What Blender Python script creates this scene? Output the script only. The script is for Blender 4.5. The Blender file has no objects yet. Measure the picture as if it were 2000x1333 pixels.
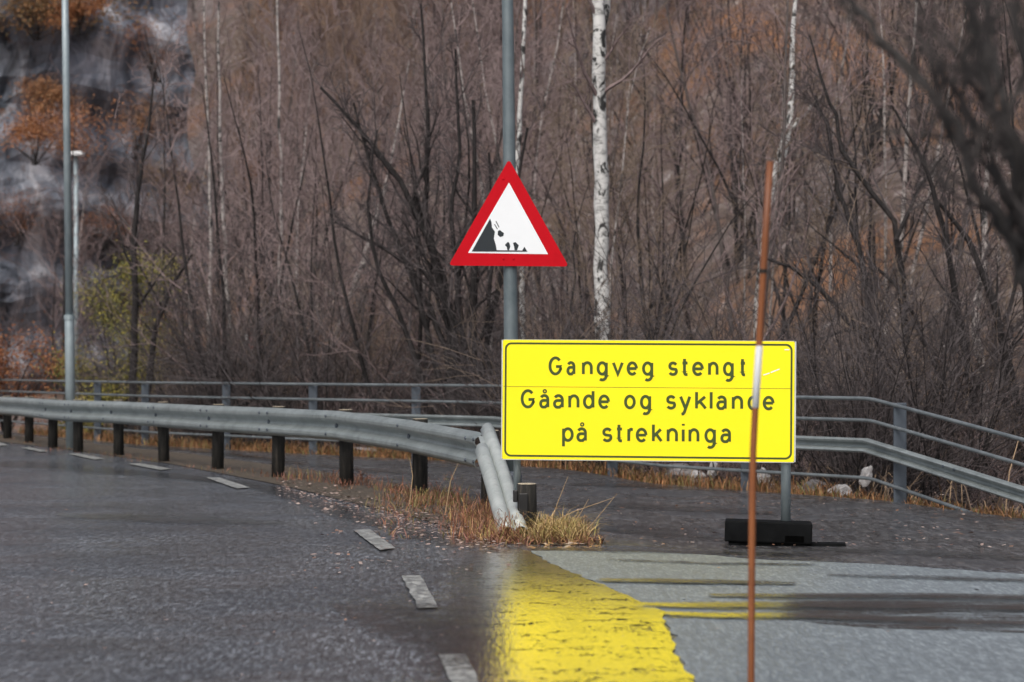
import bpy, bmesh, math, random
import numpy as np
from mathutils import Vector, Matrix, noise
from mathutils.geometry import tessellate_polygon
R = math.radians
C = bpy.context.scene.collection
SC = bpy.context.scene

# ------------------------------------------------------------------ camera, light
CH, FPX, HY = 1.25, 4500.0, 720.0          # eye height, focal length in photo pixels, horizon row
cam_d = bpy.data.cameras.new("camera"); cam = bpy.data.objects.new("camera", cam_d); C.objects.link(cam)
cam.location = (0, 0, CH); cam.rotation_euler = (R(90), 0, 0)
cam_d.sensor_width = 36; cam_d.lens = 36*FPX/2000; cam_d.shift_y = (HY-666.5)/2000
cam_d.clip_start = 0.1; cam_d.clip_end = 2000
cam_d.dof.use_dof = True; cam_d.dof.focus_distance = 17.4; cam_d.dof.aperture_fstop = 2.8
SC.camera = cam

w = bpy.data.worlds.new("World"); SC.world = w; w.use_nodes = True
wn = w.node_tree.nodes; wl = w.node_tree.links
bg = wn["Background"]; bg.inputs[1].default_value = 0.13
sky = wn.new("ShaderNodeTexSky"); sky.sky_type = 'NISHITA'; sky.sun_disc = False
SUN_EL, SUN_AZ = 52.0, 200.0               # azimuth clockwise from +Y: behind the camera, a little left
sky.sun_elevation = R(SUN_EL); sky.sun_rotation = R(SUN_AZ)
sky.air_density = 1.0; sky.dust_density = 6.0; sky.ozone_density = 1.0
hs = wn.new("ShaderNodeHueSaturation"); hs.inputs['Saturation'].default_value = 0.55
wl.new(sky.outputs[0], hs.inputs['Color']); wl.new(hs.outputs[0], bg.inputs[0])
sun_d = bpy.data.lights.new("sun", 'SUN'); sun_d.energy = 0.8; sun_d.angle = R(40); sun_d.color = (1, .96, .9)
sun = bpy.data.objects.new("sun", sun_d); C.objects.link(sun)
az = R(SUN_AZ); el = R(SUN_EL)
sdir = Vector((math.sin(az)*math.cos(el), math.cos(az)*math.cos(el), math.sin(el)))
sun.rotation_euler = (-sdir).to_track_quat('-Z', 'Y').to_euler()
SC.view_settings.view_transform = 'Standard'; SC.view_settings.look = 'None'
SC.view_settings.exposure = 0.38; SC.view_settings.gamma = 1.0

# ------------------------------------------------------------------ geometry helpers
def sstep(a, b, x):
    t = max(0.0, min(1.0, (x-a)/(b-a))); return t*t*(3-2*t)
def gz(X): return -0.075*sstep(0.6, 1.8, X)
def gp(px, py):
    z = 0.0
    for _ in range(25):
        s = (py-HY)/(CH-z); X = (px-1000)/s; z = gz(X)
    return X, FPX/s
def at(px, py, Y): return Vector(((px-1000)*Y/FPX, Y, CH-(py-HY)*Y/FPX))

class MB:
    def __init__(s): s.v = []; s.f = []; s.c = []; s.col = None
    def add(s, vs, fs):
        b = len(s.v); s.v.extend(tuple(p) for p in vs)
        for f in fs:
            s.f.append(tuple(i+b for i in f))
            if s.col is not None: s.c.append(s.col)
    def box(s, lo, hi, M=None):
        vs = [Vector((x, y, z)) for z in (lo[2], hi[2]) for y in (lo[1], hi[1]) for x in (lo[0], hi[0])]
        if M is not None: vs = [M @ p for p in vs]
        s.add(vs, [(0,2,3,1),(4,5,7,6),(0,1,5,4),(2,6,7,3),(0,4,6,2),(1,3,7,5)])
    def tube(s, pts, rad, n=6, cap=True):
        pts = [Vector(p) for p in pts]; m = len(pts); vs = []
        t0 = (pts[1]-pts[0]).normalized()
        a = Vector((1,0,0)) if abs(t0.x) < .8 else Vector((0,1,0))
        for i, p in enumerate(pts):
            t = (pts[min(i+1,m-1)]-pts[max(i-1,0)]).normalized()
            u = (a - t*a.dot(t)).normalized(); a = u; b = t.cross(u); r = rad[i]
            for k in range(n):
                q = 2*math.pi*k/n; vs.append(p + u*(r*math.cos(q)) + b*(r*math.sin(q)))
        fs = [(i*n+k, i*n+(k+1)%n, (i+1)*n+(k+1)%n, (i+1)*n+k) for i in range(m-1) for k in range(n)]
        if cap and n > 3: fs += [tuple(range(n))[::-1], tuple(range((m-1)*n, m*n))]
        s.add(vs, fs)
    def prism(s, poly, y0, y1):                      # polygon in XZ extruded along Y
        n = len(poly)
        vs = [Vector((x, y0, z)) for x, z in poly] + [Vector((x, y1, z)) for x, z in poly]
        s.add(vs, [tuple(range(n)), tuple(range(n, 2*n))[::-1]] + [(i, i+n, (i+1)%n+n, (i+1)%n) for i in range(n)])
    def mesh(s, name, mat, smooth=False):
        me = bpy.data.meshes.new(name); me.from_pydata(s.v, [], s.f)
        if s.c:
            a = me.color_attributes.new("tint", 'FLOAT_COLOR', 'CORNER')
            out = []
            for f, c in zip(s.f, s.c): out.extend((c[0], c[1], c[2], 1.0)*len(f))
            a.data.foreach_set("color", out)
        if mat: me.materials.append(mat)
        if smooth: me.polygons.foreach_set("use_smooth", [True]*len(me.polygons))
        me.update(); return me
    def build(s, name, mat, parent=None, smooth=False):
        o = bpy.data.objects.new(name, s.mesh(name, mat, smooth)); C.objects.link(o)
        if parent: o.parent = parent
        return o

def tag(o, label=None, cat=None, group=None, kind=None):
    if label: o["label"] = label
    if cat: o["category"] = cat
    if group: o["group"] = group
    if kind: o["kind"] = kind
    return o
def thing(name, label, cat, loc=(0,0,0), group=None):
    o = bpy.data.objects.new(name, None); C.objects.link(o); o.location = loc; o.empty_display_size = .1
    return tag(o, label, cat, group)
def dup(root, loc, rz=0, sc=1.0, label=None, tilt=(0,0)):
    r = root.copy(); C.objects.link(r); r.location = loc; r.rotation_euler = (tilt[0], tilt[1], rz)
    r.scale = (sc, sc, sc) if not isinstance(sc, tuple) else sc
    if label: r["label"] = label
    for ch in list(root.children):
        c = ch.copy(); C.objects.link(c); c.parent = r
        for g in ch.children:
            d = g.copy(); C.objects.link(d); d.parent = c
    return r
def smooth(o):
    o.data.polygons.foreach_set("use_smooth", [True]*len(o.data.polygons)); return o
def bevel(o, wd, seg=2):
    m = o.modifiers.new("bevel", 'BEVEL'); m.width = wd; m.segments = seg; m.limit_method = 'ANGLE'; return o

# ------------------------------------------------------------------ materials
class NT:
    def __init__(s, name):
        s.m = bpy.data.materials.new(name); s.m.use_nodes = True
        s.n = s.m.node_tree.nodes; s.l = s.m.node_tree.links; s.b = s.n["Principled BSDF"]
        s.out = s.n["Material Output"]; s.co = None
    def obj(s):
        if s.co is None: s.co = s.n.new("ShaderNodeTexCoord").outputs['Object']
        return s.co
    def mapped(s, scale, rot=(0,0,0)):
        mp = s.n.new("ShaderNodeMapping"); mp.inputs['Scale'].default_value = scale; mp.inputs['Rotation'].default_value = rot
        s.l.new(s.obj(), mp.inputs[0]); return mp.outputs[0]
    def noise(s, scale, detail=4, rough=.55, vec=None, dist=0):
        t = s.n.new("ShaderNodeTexNoise"); t.inputs['Scale'].default_value = scale
        t.inputs['Detail'].default_value = detail; t.inputs['Roughness'].default_value = rough; t.inputs['Distortion'].default_value = dist
        s.l.new(vec if vec is not None else s.obj(), t.inputs['Vector']); return t.outputs[0]
    def voro(s, scale, vec=None, out=0):
        t = s.n.new("ShaderNodeTexVoronoi"); t.inputs['Scale'].default_value = scale
        s.l.new(vec if vec is not None else s.obj(), t.inputs['Vector']); return t.outputs[out]
    def ramp(s, fac, stops):
        r = s.n.new("ShaderNodeValToRGB"); e = r.color_ramp.elements
        while len(e) < len(stops): e.new(.5)
        for i, (p, c) in enumerate(stops):
            e[i].position = p; c = c if isinstance(c, tuple) else (c, c, c); e[i].color = (*c, 1)
        s.l.new(fac, r.inputs[0]); return r.outputs[0]
    def mix(s, fac, a, b, mode='MIX'):
        m = s.n.new("ShaderNodeMix"); m.data_type = 'RGBA'; m.blend_type = mode
        for v, i in ((fac, 0), (a, 6), (b, 7)):
            if isinstance(v, (int, float)): m.inputs[i].default_value = v if i == 0 else (v, v, v, 1)
            elif isinstance(v, tuple): m.inputs[i].default_value = (*v, 1)
            else: s.l.new(v, m.inputs[i])
        return m.outputs[2]
    def math(s, op, a, b=0.0):
        m = s.n.new("ShaderNodeMath"); m.operation = op
        for v, i in ((a, 0), (b, 1)):
            if isinstance(v, (int, float)): m.inputs[i].default_value = v
            else: s.l.new(v, m.inputs[i])
        return m.outputs[0]
    def set(s, key, v):
        i = s.b.inputs[key]
        if isinstance(v, (int, float)): i.default_value = v
        elif isinstance(v, tuple): i.default_value = (*v, 1) if len(i.default_value) == 4 else v
        else: s.l.new(v, i)
        return s
    def bump(s, h, strength, dist):
        b = s.n.new("ShaderNodeBump"); b.inputs['Strength'].default_value = strength; b.inputs['Distance'].default_value = dist
        s.l.new(h, b.inputs['Height']); s.l.new(b.outputs[0], s.b.inputs['Normal']); return b.outputs[0]
    def attr(s):
        a = s.n.new("ShaderNodeVertexColor"); a.layer_name = "tint"; return a.outputs[0]

def plain(name, c, rough=.6, var=.25, scale=6, metal=0, bump=0):
    t = NT(name); n = t.noise(scale, 5)
    lo = tuple(x*(1-var) for x in c); hi = tuple(min(1, x*(1+var)) for x in c)
    t.set('Base Color', t.ramp(n, [(.3, lo), (.7, hi)])).set('Roughness', rough).set('Metallic', metal)
    if bump: t.bump(t.noise(scale*12, 3), bump, .004)
    return t.m

def asphalt(name, lo, hi, wet, r_dry, r_wet, film, litter=None, grain=85, bump=.016, amt=1.0):
    """wet asphalt: dark stone matrix with pale speckle painting in stone chips and wet sky sparkle, a water film whose cover comes from broad noise"""
    t = NT(name)
    broad = t.noise(.55, 5, .6); streak = t.noise(1.0, 6, .65, t.mapped((1.2, .8, 1)))
    fine = t.noise(grain, 3, .7); grit = t.noise(1.0, 3, .62, t.mapped((grain*.55, grain*.09, 1))); coarse = t.noise(1.0, 2, .5, t.mapped((grain*.22, grain*.035, 1)))
    chip_sparkle = t.math('ADD', t.math('ADD', t.math('MULTIPLY', fine, .2), t.math('MULTIPLY', grit, .5)), t.math('MULTIPLY', coarse, .3))
    col = t.mix(t.ramp(chip_sparkle, [(.40, 0), (.50, .25), (.60, 1)]), lo, hi)  # pale end also puts the sky's sparkle on wet stones into the colour
    col = t.mix(t.math('MULTIPLY', t.ramp(broad, [(.38, 0), (.6, 1)]), .55*amt), col, tuple(x*.7 for x in lo))
    if litter:
        sp = t.noise(9, 7, .75); sp2 = t.noise(1.3, 3)
        k = t.math('MULTIPLY', t.ramp(sp, [(.60, 0), (.68, 1)]), t.ramp(sp2, [(.4, .15), (.7, 1)]))
        col = t.mix(k, col, litter)
    t.set('Base Color', col); t.set('IOR', film)
    h = t.math('ADD', t.math('ADD', t.math('MULTIPLY', coarse, .4), t.math('MULTIPLY', fine, .3)), t.math('MULTIPLY', grit, 1.2))
    if wet is not None:
        mask = t.ramp(t.math('ADD', t.math('MULTIPLY', broad, .5), t.math('MULTIPLY', streak, .5)), [(.5-wet-.05, 1), (.5-wet+.07, 0)])
        rg = t.n.new("ShaderNodeMapRange"); rg.inputs[3].default_value = r_dry; rg.inputs[4].default_value = r_wet
        t.l.new(mask, rg.inputs[0]); t.set('Roughness', rg.outputs[0])
        h = t.math('MULTIPLY', h, t.math('SUBTRACT', 1.0, t.math('MULTIPLY', mask, .75)))
    else: t.set('Roughness', r_dry)
    t.bump(h, 1.0, bump)
    return t.m

M = {}
M['road'] = asphalt('wet_road_asphalt', (.019,.021,.027), (.30,.33,.375), -.02, .27, .16, 1.75, None, 140, .010)
M['path'] = asphalt('wet_path_asphalt', (.030,.029,.031), (.17,.17,.18), -.0, .34, .2, 1.65, (.32,.26,.22), 60)
M['patch'] = asphalt('pale_asphalt', (.115,.135,.15), (.27,.31,.335), None, .5, .3, 1.5, None, 110, .006, .3)
def water_film(name, a, b, falloff=False, edge=False, rough=.15, mp=(1, 1.5, 1), top=.72):
    t = NT(name)
    t.set('Base Color', t.mix(t.ramp(t.noise(90, 3), [(.35, 0), (.7, 1)]), (.015,.015,.016), (.07,.07,.073))).set('Roughness', .3)
    br = t.noise(2.6, 8, .70, t.mapped(mp)); md = t.noise(13, 6, .7, t.mapped(mp)); fn = t.noise(1.0, 3, .6, t.mapped((48, 8, 1)))
    n = t.math('ADD', t.math('ADD', t.math('MULTIPLY', br, .42), t.math('MULTIPLY', md, .36)), t.math('MULTIPLY', fn, .22))
    k = t.ramp(n, [(a, 0), (b, 1)])
    if falloff:
        sx = t.n.new('ShaderNodeSeparateXYZ'); t.l.new(t.obj(), sx.inputs[0])
        xx = t.math('ADD', sx.outputs[0], t.math('MULTIPLY', t.math('SUBTRACT', n, .5), .9))
        k = t.math('MULTIPLY', k, t.ramp(t.math('ADD', xx, .5), [(.05, .0), (.47, 1)]))
    if edge:
        e = t.n.new("ShaderNodeVertexColor"); e.layer_name = "tint"
        k = t.math('MULTIPLY', k, t.ramp(t.math('ADD', e.outputs[0], t.math('MULTIPLY', t.math('SUBTRACT', n, .5), 2.0)), [(.15, 0), (.9, top)]))
    g = t.n.new("ShaderNodeBsdfAnisotropic"); g.inputs['Color'].default_value = (1, 1, 1, 1); g.inputs['Roughness'].default_value = rough
    bp = t.n.new("ShaderNodeBump"); bp.inputs['Strength'].default_value = .25; bp.inputs['Distance'].default_value = .008
    t.l.new(fn, bp.inputs['Height']); t.l.new(bp.outputs[0], g.inputs['Normal'])
    mx = t.n.new("ShaderNodeMixShader"); mx.inputs[0].default_value = .97; t.l.new(t.b.outputs[0], mx.inputs[1]); t.l.new(g.outputs[0], mx.inputs[2])
    tr = t.n.new("ShaderNodeBsdfTransparent"); m2 = t.n.new("ShaderNodeMixShader"); t.l.new(k, m2.inputs[0]); t.l.new(tr.outputs[0], m2.inputs[1]); t.l.new(mx.outputs[0], m2.inputs[2])
    t.l.new(m2.outputs[0], t.out.inputs[0]); return t.m
M['water'] = water_film('water_film', .41, .475, True)
M['water_thin'] = water_film('thin_water_film', .445, .56, mp=(.3, 1.8, 1))
M['streak'] = water_film('water_streak', .36, .46, False, True, .13, (.4, 2, 1), .92)
M['puddle'] = water_film('shallow_puddle', .36, .56, False, True, .12)
def soil_mat():
    t = NT('heath_ground')
    n1 = t.noise(.12, 6, .6); n2 = t.noise(1.7, 6, .7); n3 = t.noise(.05, 3)
    c = t.ramp(n2, [(.3, (.045,.032,.026)), (.5, (.10,.07,.055)), (.62, (.19,.155,.14)), (.72, (.42,.40,.40))])
    c = t.mix(t.ramp(n1, [(.52, 0), (.66, .8)]), c, (.24,.10,.035))
    c = t.mix(t.ramp(n3, [(.5, 0), (.65, .5)]), c, (.14,.125,.14))
    t.set('Base Color', c).set('Roughness', .9); t.bump(n2, .6, .15); return t.m
M['soil'] = soil_mat()
def verge_mat():
    t = NT('verge_soil'); n = t.noise(6, 6, .7); n2 = t.noise(38, 5, .7)
    c = t.ramp(n, [(.3, (.028,.024,.019)), (.55, (.07,.054,.036)), (.75, (.10,.08,.045))])
    c = t.mix(t.ramp(n2, [(.56, 0), (.66, .8)]), c, (.20,.13,.09))
    t.set('Base Color', c).set('Roughness', .7); t.bump(n2, .8, .02); return t.m
M['verge'] = verge_mat()
def rock_mat():
    t = NT('cliff_rock')
    v = t.mapped((.5, .2, .13), (0, R(24), 0)); n = t.noise(1.5, 9, .68, v, .6); f = t.noise(.9, 8, .7)
    c = t.ramp(n, [(.37, (.035,.045,.06)), (.44, (.15,.17,.21)), (.53, (.29,.31,.36)), (.63, (.72,.72,.76))])
    m1 = t.mapped((1, 1, 1), (0, R(-22), 0)); m2 = t.n.new('ShaderNodeMapping'); m2.inputs['Scale'].default_value = (.9, .12, .075); t.l.new(m1, m2.inputs[0])
    sk = t.noise(1.0, 6, .62, m2.outputs[0], .7)
    c = t.mix(t.ramp(sk, [(.56, 0), (.66, .85)]), c, (.66,.66,.72)); c = t.mix(t.ramp(sk, [(.34, .8), (.43, 0)]), c, (.02,.026,.038))
    c = t.mix(t.ramp(f, [(.57, 0), (.66, .7)]), c, (.17,.085,.045))
    t.set('Base Color', c).set('Roughness', .5); t.bump(n, .8, .8); return t.m
M['rock'] = rock_mat()
def galv_mat(name, lo, hi, rough=.42, metal=.55):
    t = NT(name); n = t.noise(3.5, 6, .65); st = t.noise(2, 5, .7, t.mapped((6, 6, 1.2))); f = t.noise(70, 3)
    c = t.mix(t.ramp(n, [(.3, 0), (.7, 1)]), lo, hi)
    c = t.mix(t.ramp(st, [(.55, 0), (.72, .5)]), c, tuple(x*.55 for x in lo))
    t.set('Base Color', c).set('Metallic', metal)
    t.set('Roughness', t.ramp(f, [(.3, rough-.08), (.7, rough+.12)])); t.bump(n, .12, .01); return t.m
M['galv'] = galv_mat('galvanised_steel', (.22,.25,.25), (.36,.40,.40))
M['galv_pale'] = galv_mat('weathered_zinc', (.33,.365,.36), (.50,.53,.51), .5, .3)
M['lamp_steel'] = galv_mat('grey_blue_steel', (.22,.27,.295), (.33,.39,.41), .45, .3)
M['dark_steel'] = galv_mat('dark_blue_grey_steel', (.10,.13,.145), (.17,.205,.22), .45, .3)
M['pipe'] = galv_mat('railing_pipe', (.12,.14,.15), (.24,.265,.275), .4, .45)
M['blue_steel'] = galv_mat('railing_post_steel', (.05,.062,.08), (.09,.11,.135), .5, .3)
def wood_mat():
    t = NT('tarred_wood'); n = t.noise(4, 7, .7, t.mapped((8, 8, .8))); d = t.noise(5, 4)
    c = t.ramp(n, [(.32, (.010,.010,.010)), (.55, (.026,.025,.023)), (.78, (.08,.068,.058))])
    t.set('Base Color', c).set('Roughness', .8).set('IOR', 1.2); t.bump(n, .5, .01); return t.m
M['wood'] = wood_mat()
def endgrain():
    t = NT('sawn_wood'); n = t.noise(25, 5, .7)
    t.set('Base Color', t.ramp(n, [(.3, (.22,.18,.13)), (.7, (.48,.42,.32))])).set('Roughness', .85); return t.m
M['endgrain'] = endgrain()
def sheeting(name, c, dirt=.12, scale=2.5):
    t = NT(name); n = t.noise(scale, 6, .7); f = t.noise(60, 2)
    k = t.math('MULTIPLY', t.ramp(n, [(.45, 0), (.8, 1)]), dirt)
    t.set('Base Color', t.mix(k, c, tuple(x*.6 for x in c))).set('Roughness', .38).set('IOR', 1.45); return t.m
M['yellow'] = sheeting('fluorescent_yellow_sheeting', (1.0,.82,.002), .05)
M['ink'] = sheeting('veiled_black_print', (.045,.075,.012), .2)  # black letters; the olive puts the yellow glare veil into their colour
M['red'] = sheeting('red_sheeting', (.50,.004,.012), .35, 7); M['red'].node_tree.nodes['Principled BSDF'].inputs['IOR'].default_value = 1.2; M['red'].node_tree.nodes['Principled BSDF'].inputs['Roughness'].default_value = .6
M['white'] = sheeting('white_sheeting', (.80,.83,.86), .15)
M['black_print'] = sheeting('black_print', (.016,.022,.028), .2)
M['alu'] = plain('aluminium_edge', (.55,.58,.57), .45, .12, 5, .4)
M['rubber'] = plain('black_rubber', (.006,.0065,.007), .8, .4, 9, 0, .3); M['rubber'].node_tree.nodes['Principled BSDF'].inputs['IOR'].default_value = 1.15
M['recess_shade'] = plain('recess_shade_black', (.002,.002,.002), .9, .2); M['recess_shade'].node_tree.nodes['Principled BSDF'].inputs['IOR'].default_value = 1.05  # near-black colour that paints the shade inside the handle recess
M['black_paint'] = plain('black_paint', (.010,.010,.011), .4, .3)
def stake_mat():
    t = NT('orange_brown_stake'); n = t.noise(7, 5, .6, t.mapped((1, 1, .5)))
    t.set('Base Color', t.ramp(n, [(.3, (.13,.037,.009)), (.7, (.25,.08,.019))])).set('Roughness', .5); return t.m
M['stake'] = stake_mat()
M['band'] = plain('reflective_band', (.55,.57,.58), .3, .1, 10)
def paint_mat():
    t = NT('worn_road_paint'); n = t.noise(22, 6, .75); f = t.noise(150, 2)
    c = t.mix(t.ramp(n, [(.40, 0), (.54, .85)]), (.44,.45,.43), (.05,.052,.055))
    t.set('Base Color', c).set('Roughness', .4); t.bump(f, .4, .004); return t.m
M['paint'] = paint_mat()
def bark(name, lo, hi):
    t = NT(name); n = t.noise(5, 6, .7, t.mapped((4, 4, 1)))
    t.set('Base Color', t.ramp(n, [(.3, lo), (.7, hi)])).set('Roughness', .85).set('IOR', 1.2); t.bump(n, .5, .02); return t.m
M['bark'] = bark('dark_bark', (.012,.011,.0115), (.045,.041,.041))
M['bark_grey'] = bark('grey_bark', (.045,.039,.038), (.14,.12,.115))
M['twig'] = bark('purple_brown_twig', (.12,.09,.09), (.28,.215,.21))
M['twig_dark'] = bark('dark_twig', (.045,.039,.041), (.115,.10,.101))
M['twig_tan'] = bark('tan_twig', (.12,.092,.072), (.24,.185,.15))
M['twig_near'] = bark('near_twig', (.035,.031,.031), (.095,.085,.082)); M['bark_near'] = bark('near_bark', (.02,.019,.019), (.075,.07,.069))
def far_mat():
    t = NT('far_wood_bark'); n = t.noise(.07, 5, .6); n2 = t.noise(2.5, 5, .7)
    c = t.ramp(n, [(.34, (.19,.142,.152)), (.46, (.20,.15,.145)), (.54, (.25,.165,.11)), (.66, (.37,.19,.085))])
    t.set('Base Color', t.mix(t.ramp(n2, [(.3, 0), (.7, .6)]), c, (.085,.066,.068))).set('Roughness', .85); return t.m
M['far'] = far_mat()
def birch_mat(name, white):
    t = NT(name)
    n = t.noise(1.0, 7, .75, t.mapped((5, 5, 13))); b = t.noise(1.0, 5, .65, t.mapped((3.2, 3.2, 2.3)), 2.0)
    c = t.ramp(n, [(.38, tuple(x*.35 for x in white)), (.50, white), (.8, tuple(min(.9, x*1.12) for x in white))])
    c = t.mix(t.ramp(b, [(.53, 0), (.585, 1)]), c, (.022,.022,.022))
    t.set('Base Color', c).set('Roughness', .6); t.bump(n, .4, .01); return t.m
M['birch'] = birch_mat('birch_bark', (.58,.58,.57)); M['birch_dim'] = birch_mat('pink_birch_bark', (.36,.325,.31))
def tint_mat(name, rough=.8, trans=0):
    t = NT(name); t.set('Base Color', t.attr()).set('Roughness', rough); return t.m
M['tint'] = tint_mat('dry_vegetation'); M['leaf'] = tint_mat('wet_leaf', .4)
M['stone'] = plain('pale_stone', (.44,.43,.43), .7, .3, 3, 0, .5)
M['dark_stone'] = plain('grey_stone', (.17,.16,.16), .75, .45, 3, 0, .5)
M['grey_stone'] = plain('weathered_stone', (.34,.33,.34), .75, .45, 3, 0, .5)
M['red_paint'] = plain('red_paint', (.35,.03,.03), .5, .2)
M['white_paint'] = plain('white_paint', (.75,.77,.78), .5, .1)
M['glass'] = plain('lamp_glass', (.75,.78,.80), .2, .05)

# ------------------------------------------------------------------ setting: terrain and asphalt
FENCE = [(14.,11.5),(8.,12.5),(6.2,16.2),(4.55,20.3),(3.78,gp(1730,978)[1]),(1.75,26.3),(-.2,30.4),(-3.,33.7),(-5.8,37.3),(-10.5,46.5),(-14.,53.),(-60.,95.)]
def yf(X):
    for (x1, y1), (x0, y0) in zip(FENCE, FENCE[1:]):
        if x0 <= X <= x1: return y0 + (y1-y0)*(X-x0)/(x1-x0)
    return FENCE[0][1] if X > FENCE[0][0] else FENCE[-1][1]
def terrain(X, Y):
    u = Y - yf(X) - .35
    if u <= 0: return gz(X) - .03
    z = gz(X) - .03 - .75*sstep(0, 3.5, u) - .5*sstep(4, 14, u)*sstep(-4, 4, X)
    v = max(0, u-9)
    fl_ = 1-.88*sstep(.02, .12, -X/max(Y, 20)-.06)*(1-sstep(112, 150, Y))
    z += (.20*v + .0011*v*v*(1 if v < 200 else 200/v))*fl_
    a = min(1, u/4)
    z += a*(.28*noise.noise((X*.35, Y*.35, 3)) + min(1, v/30)*2.6*noise.noise((X*.05, Y*.05, 7)))
    return z
xs = sorted(set(list(np.arange(-260, -40, 10)) + list(np.arange(-40, -10, 1.25)) + list(np.arange(-10, 10, .3)) + list(np.arange(10, 40, 1.25)) + list(np.arange(40, 261, 10))))
ys = sorted(set(list(np.arange(-40, 8, 4)) + list(np.arange(8, 48, .4)) + list(np.arange(48, 110, 1.5)) + list(np.arange(110, 420, 8))))
g = MB(); nx = len(xs)
for y in ys:
    for x in xs: g.v.append((x, y, terrain(float(x), float(y))))
g.f = [(j*nx+i, j*nx+i+1, (j+1)*nx+i+1, (j+1)*nx+i) for j in range(len(ys)-1) for i in range(nx-1)]
tag(g.build('ground', M['soil'], None, True), kind='structure')

def sheet(name, poly, h, mat, parent=None, kind='structure', soft=0, seed=0):
    """flat polygon following the cross-fall of the ground, h above it"""
    if soft:                                                      # ragged edge
        rg = random.Random(seed); out = []
        for i, p in enumerate(poly):
            q = poly[(i+1) % len(poly)]; L = math.dist(p, q); n = max(1, min(60, int(L/.09)))
            nxn = (q[1]-p[1])/(L+1e-9); nyn = -(q[0]-p[0])/(L+1e-9)
            for k in range(n):
                t = k/n; a = soft*noise.noise((p[0]*4+k*.45, p[1]*4, seed))*(1 if k else 0)
                out.append((p[0]+(q[0]-p[0])*t+nxn*a, p[1]+(q[1]-p[1])*t+nyn*a))
        poly = out
    bm = bmesh.new(); vs = [bm.verts.new((x, y, 0)) for x, y in poly]
    for tri in tessellate_polygon([[Vector((x, y, 0)) for x, y in poly]]): bm.faces.new([vs[i] for i in tri])
    for k in range(9):
        X = .6 + k*.15
        bmesh.ops.bisect_plane(bm, geom=bm.verts[:]+bm.edges[:]+bm.faces[:], plane_co=(X, 0, 0), plane_no=(1, 0, 0))
    for v in bm.verts: v.co.z = gz(v.co.x) + h
    bmesh.ops.recalc_face_normals(bm, faces=bm.faces[:])
    for f in bm.faces:
        if f.normal.z < 0: f.normal_flip()
    me = bpy.data.meshes.new(name); bm.to_mesh(me); bm.free(); me.materials.append(mat)
    o = bpy.data.objects.new(name, me); C.objects.link(o)
    if parent: o.parent = parent
    elif kind: o["kind"] = kind
    return o
P = lambda L: [gp(*p) for p in L]
front = P([(-40,858),(0,864),(100,876),(180,886),(330,907),(450,930),(560,952),(700,987),(800,1010),(920,1046),(1000,1062),(1080,1068)])   # verge edge at the road
tip = gp(1160,1066)
back = P([(1110,1045),(1060,1018),(1000,998),(920,975),(830,955),(700,935),(600,919),(480,903),(380,889),(250,876),(180,868),(100,858),(-40,846)])
verge = front + [tip] + back
far_l = [(-13.,46.),(-24.,52.)]
rj = P([(1400,1082),(2000,1118),(2300,1140)]) + [(8.05, 10.9)]
road_poly = [(-24.,52.),(-30.,40.),(-30.,-30.),(14.,-30.),(14.,8.5)] + rj[::-1] + [tip] + front[::-1] + [(-13.5,46.)]
road = sheet('road', road_poly, .006, M['road'])
fence_edge = [(x-.05, y-.12) for x, y in FENCE[1:10]]
path_poly = [tip] + rj + fence_edge + back[::-1]
path = sheet('path', path_poly, .006, M['path'])
sheet('verge', verge, .012, M['verge'])
edge = [(1037,1079),(1081,1107),(1142,1134),(1186,1151),(1230,1170),(1257,1184),(1300,1200),(1293,1214),(1310,1241),(1318,1274),(1334,1307),(1356,1333),(1400,1400)]
patch_poly = P([(1400,1400),(2500,1400),(2500,1150),(2000,1125),(1700,1104),(1400,1088),(1200,1080),(1037,1079)] + edge[1:-1])
sheet('pavement', patch_poly, .010, M['patch'], soft=.05, seed=3)
pud = P([(1030,1079)] + edge[1:] + [(1460,1600),(700,1600),(820,1300),(880,1170),(880,1090),(950,1074)])
water1 = sheet('water', pud, .014, M['water'], soft=.04, seed=5)
streak = P([(1395,1171),(1552,1166),(2150,1168),(2150,1245),(1725,1233),(1560,1218),(1300,1213),(1310,1203),(1480,1204),(1552,1200),(1400,1196),(1262,1192),(1262,1186),(1480,1183),(1552,1179),(1500,1175)])
sheet('water', streak, 0.0133, M['water_thin'], soft=.03, seed=9)
def puddle(k, line, mat='puddle'):
    """shallow puddle along a line of photo ground points (x, y, half depth in rows); its margin fades out"""
    m = MB(); n = len(line)
    for lay, e in ((-1, 0), (-.5, .7), (0, 1), (.5, .7), (1, 0)):
        for i, (px, py, hw) in enumerate(line):
            x, y = gp(px, py+lay*hw); m.v.append((x, y, gz(x)+.0152+.0004*k))
    for l in range(4):
        for i in range(n-1):
            m.f.append((l*n+i, l*n+i+1, (l+1)*n+i+1, (l+1)*n+i))
    o = m.build('water', M[mat]); o["kind"] = 'structure'
    at_ = o.data.color_attributes.new("tint", 'FLOAT_COLOR', 'POINT'); E = [0, .7, 1, .7, 0]
    for l in range(5):
        for i in range(n):
            v = E[l]*(0 if i in (0, n-1) else 1); at_.data[l*n+i].color = (v, v, v, 1)
def fine(line, n=8):
    out = []
    for a, b in zip(line, line[1:]):
        for i in range(n): t = i/n; out.append(tuple(a[j]+(b[j]-a[j])*t for j in range(3)))
    return out+[line[-1]]
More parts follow.
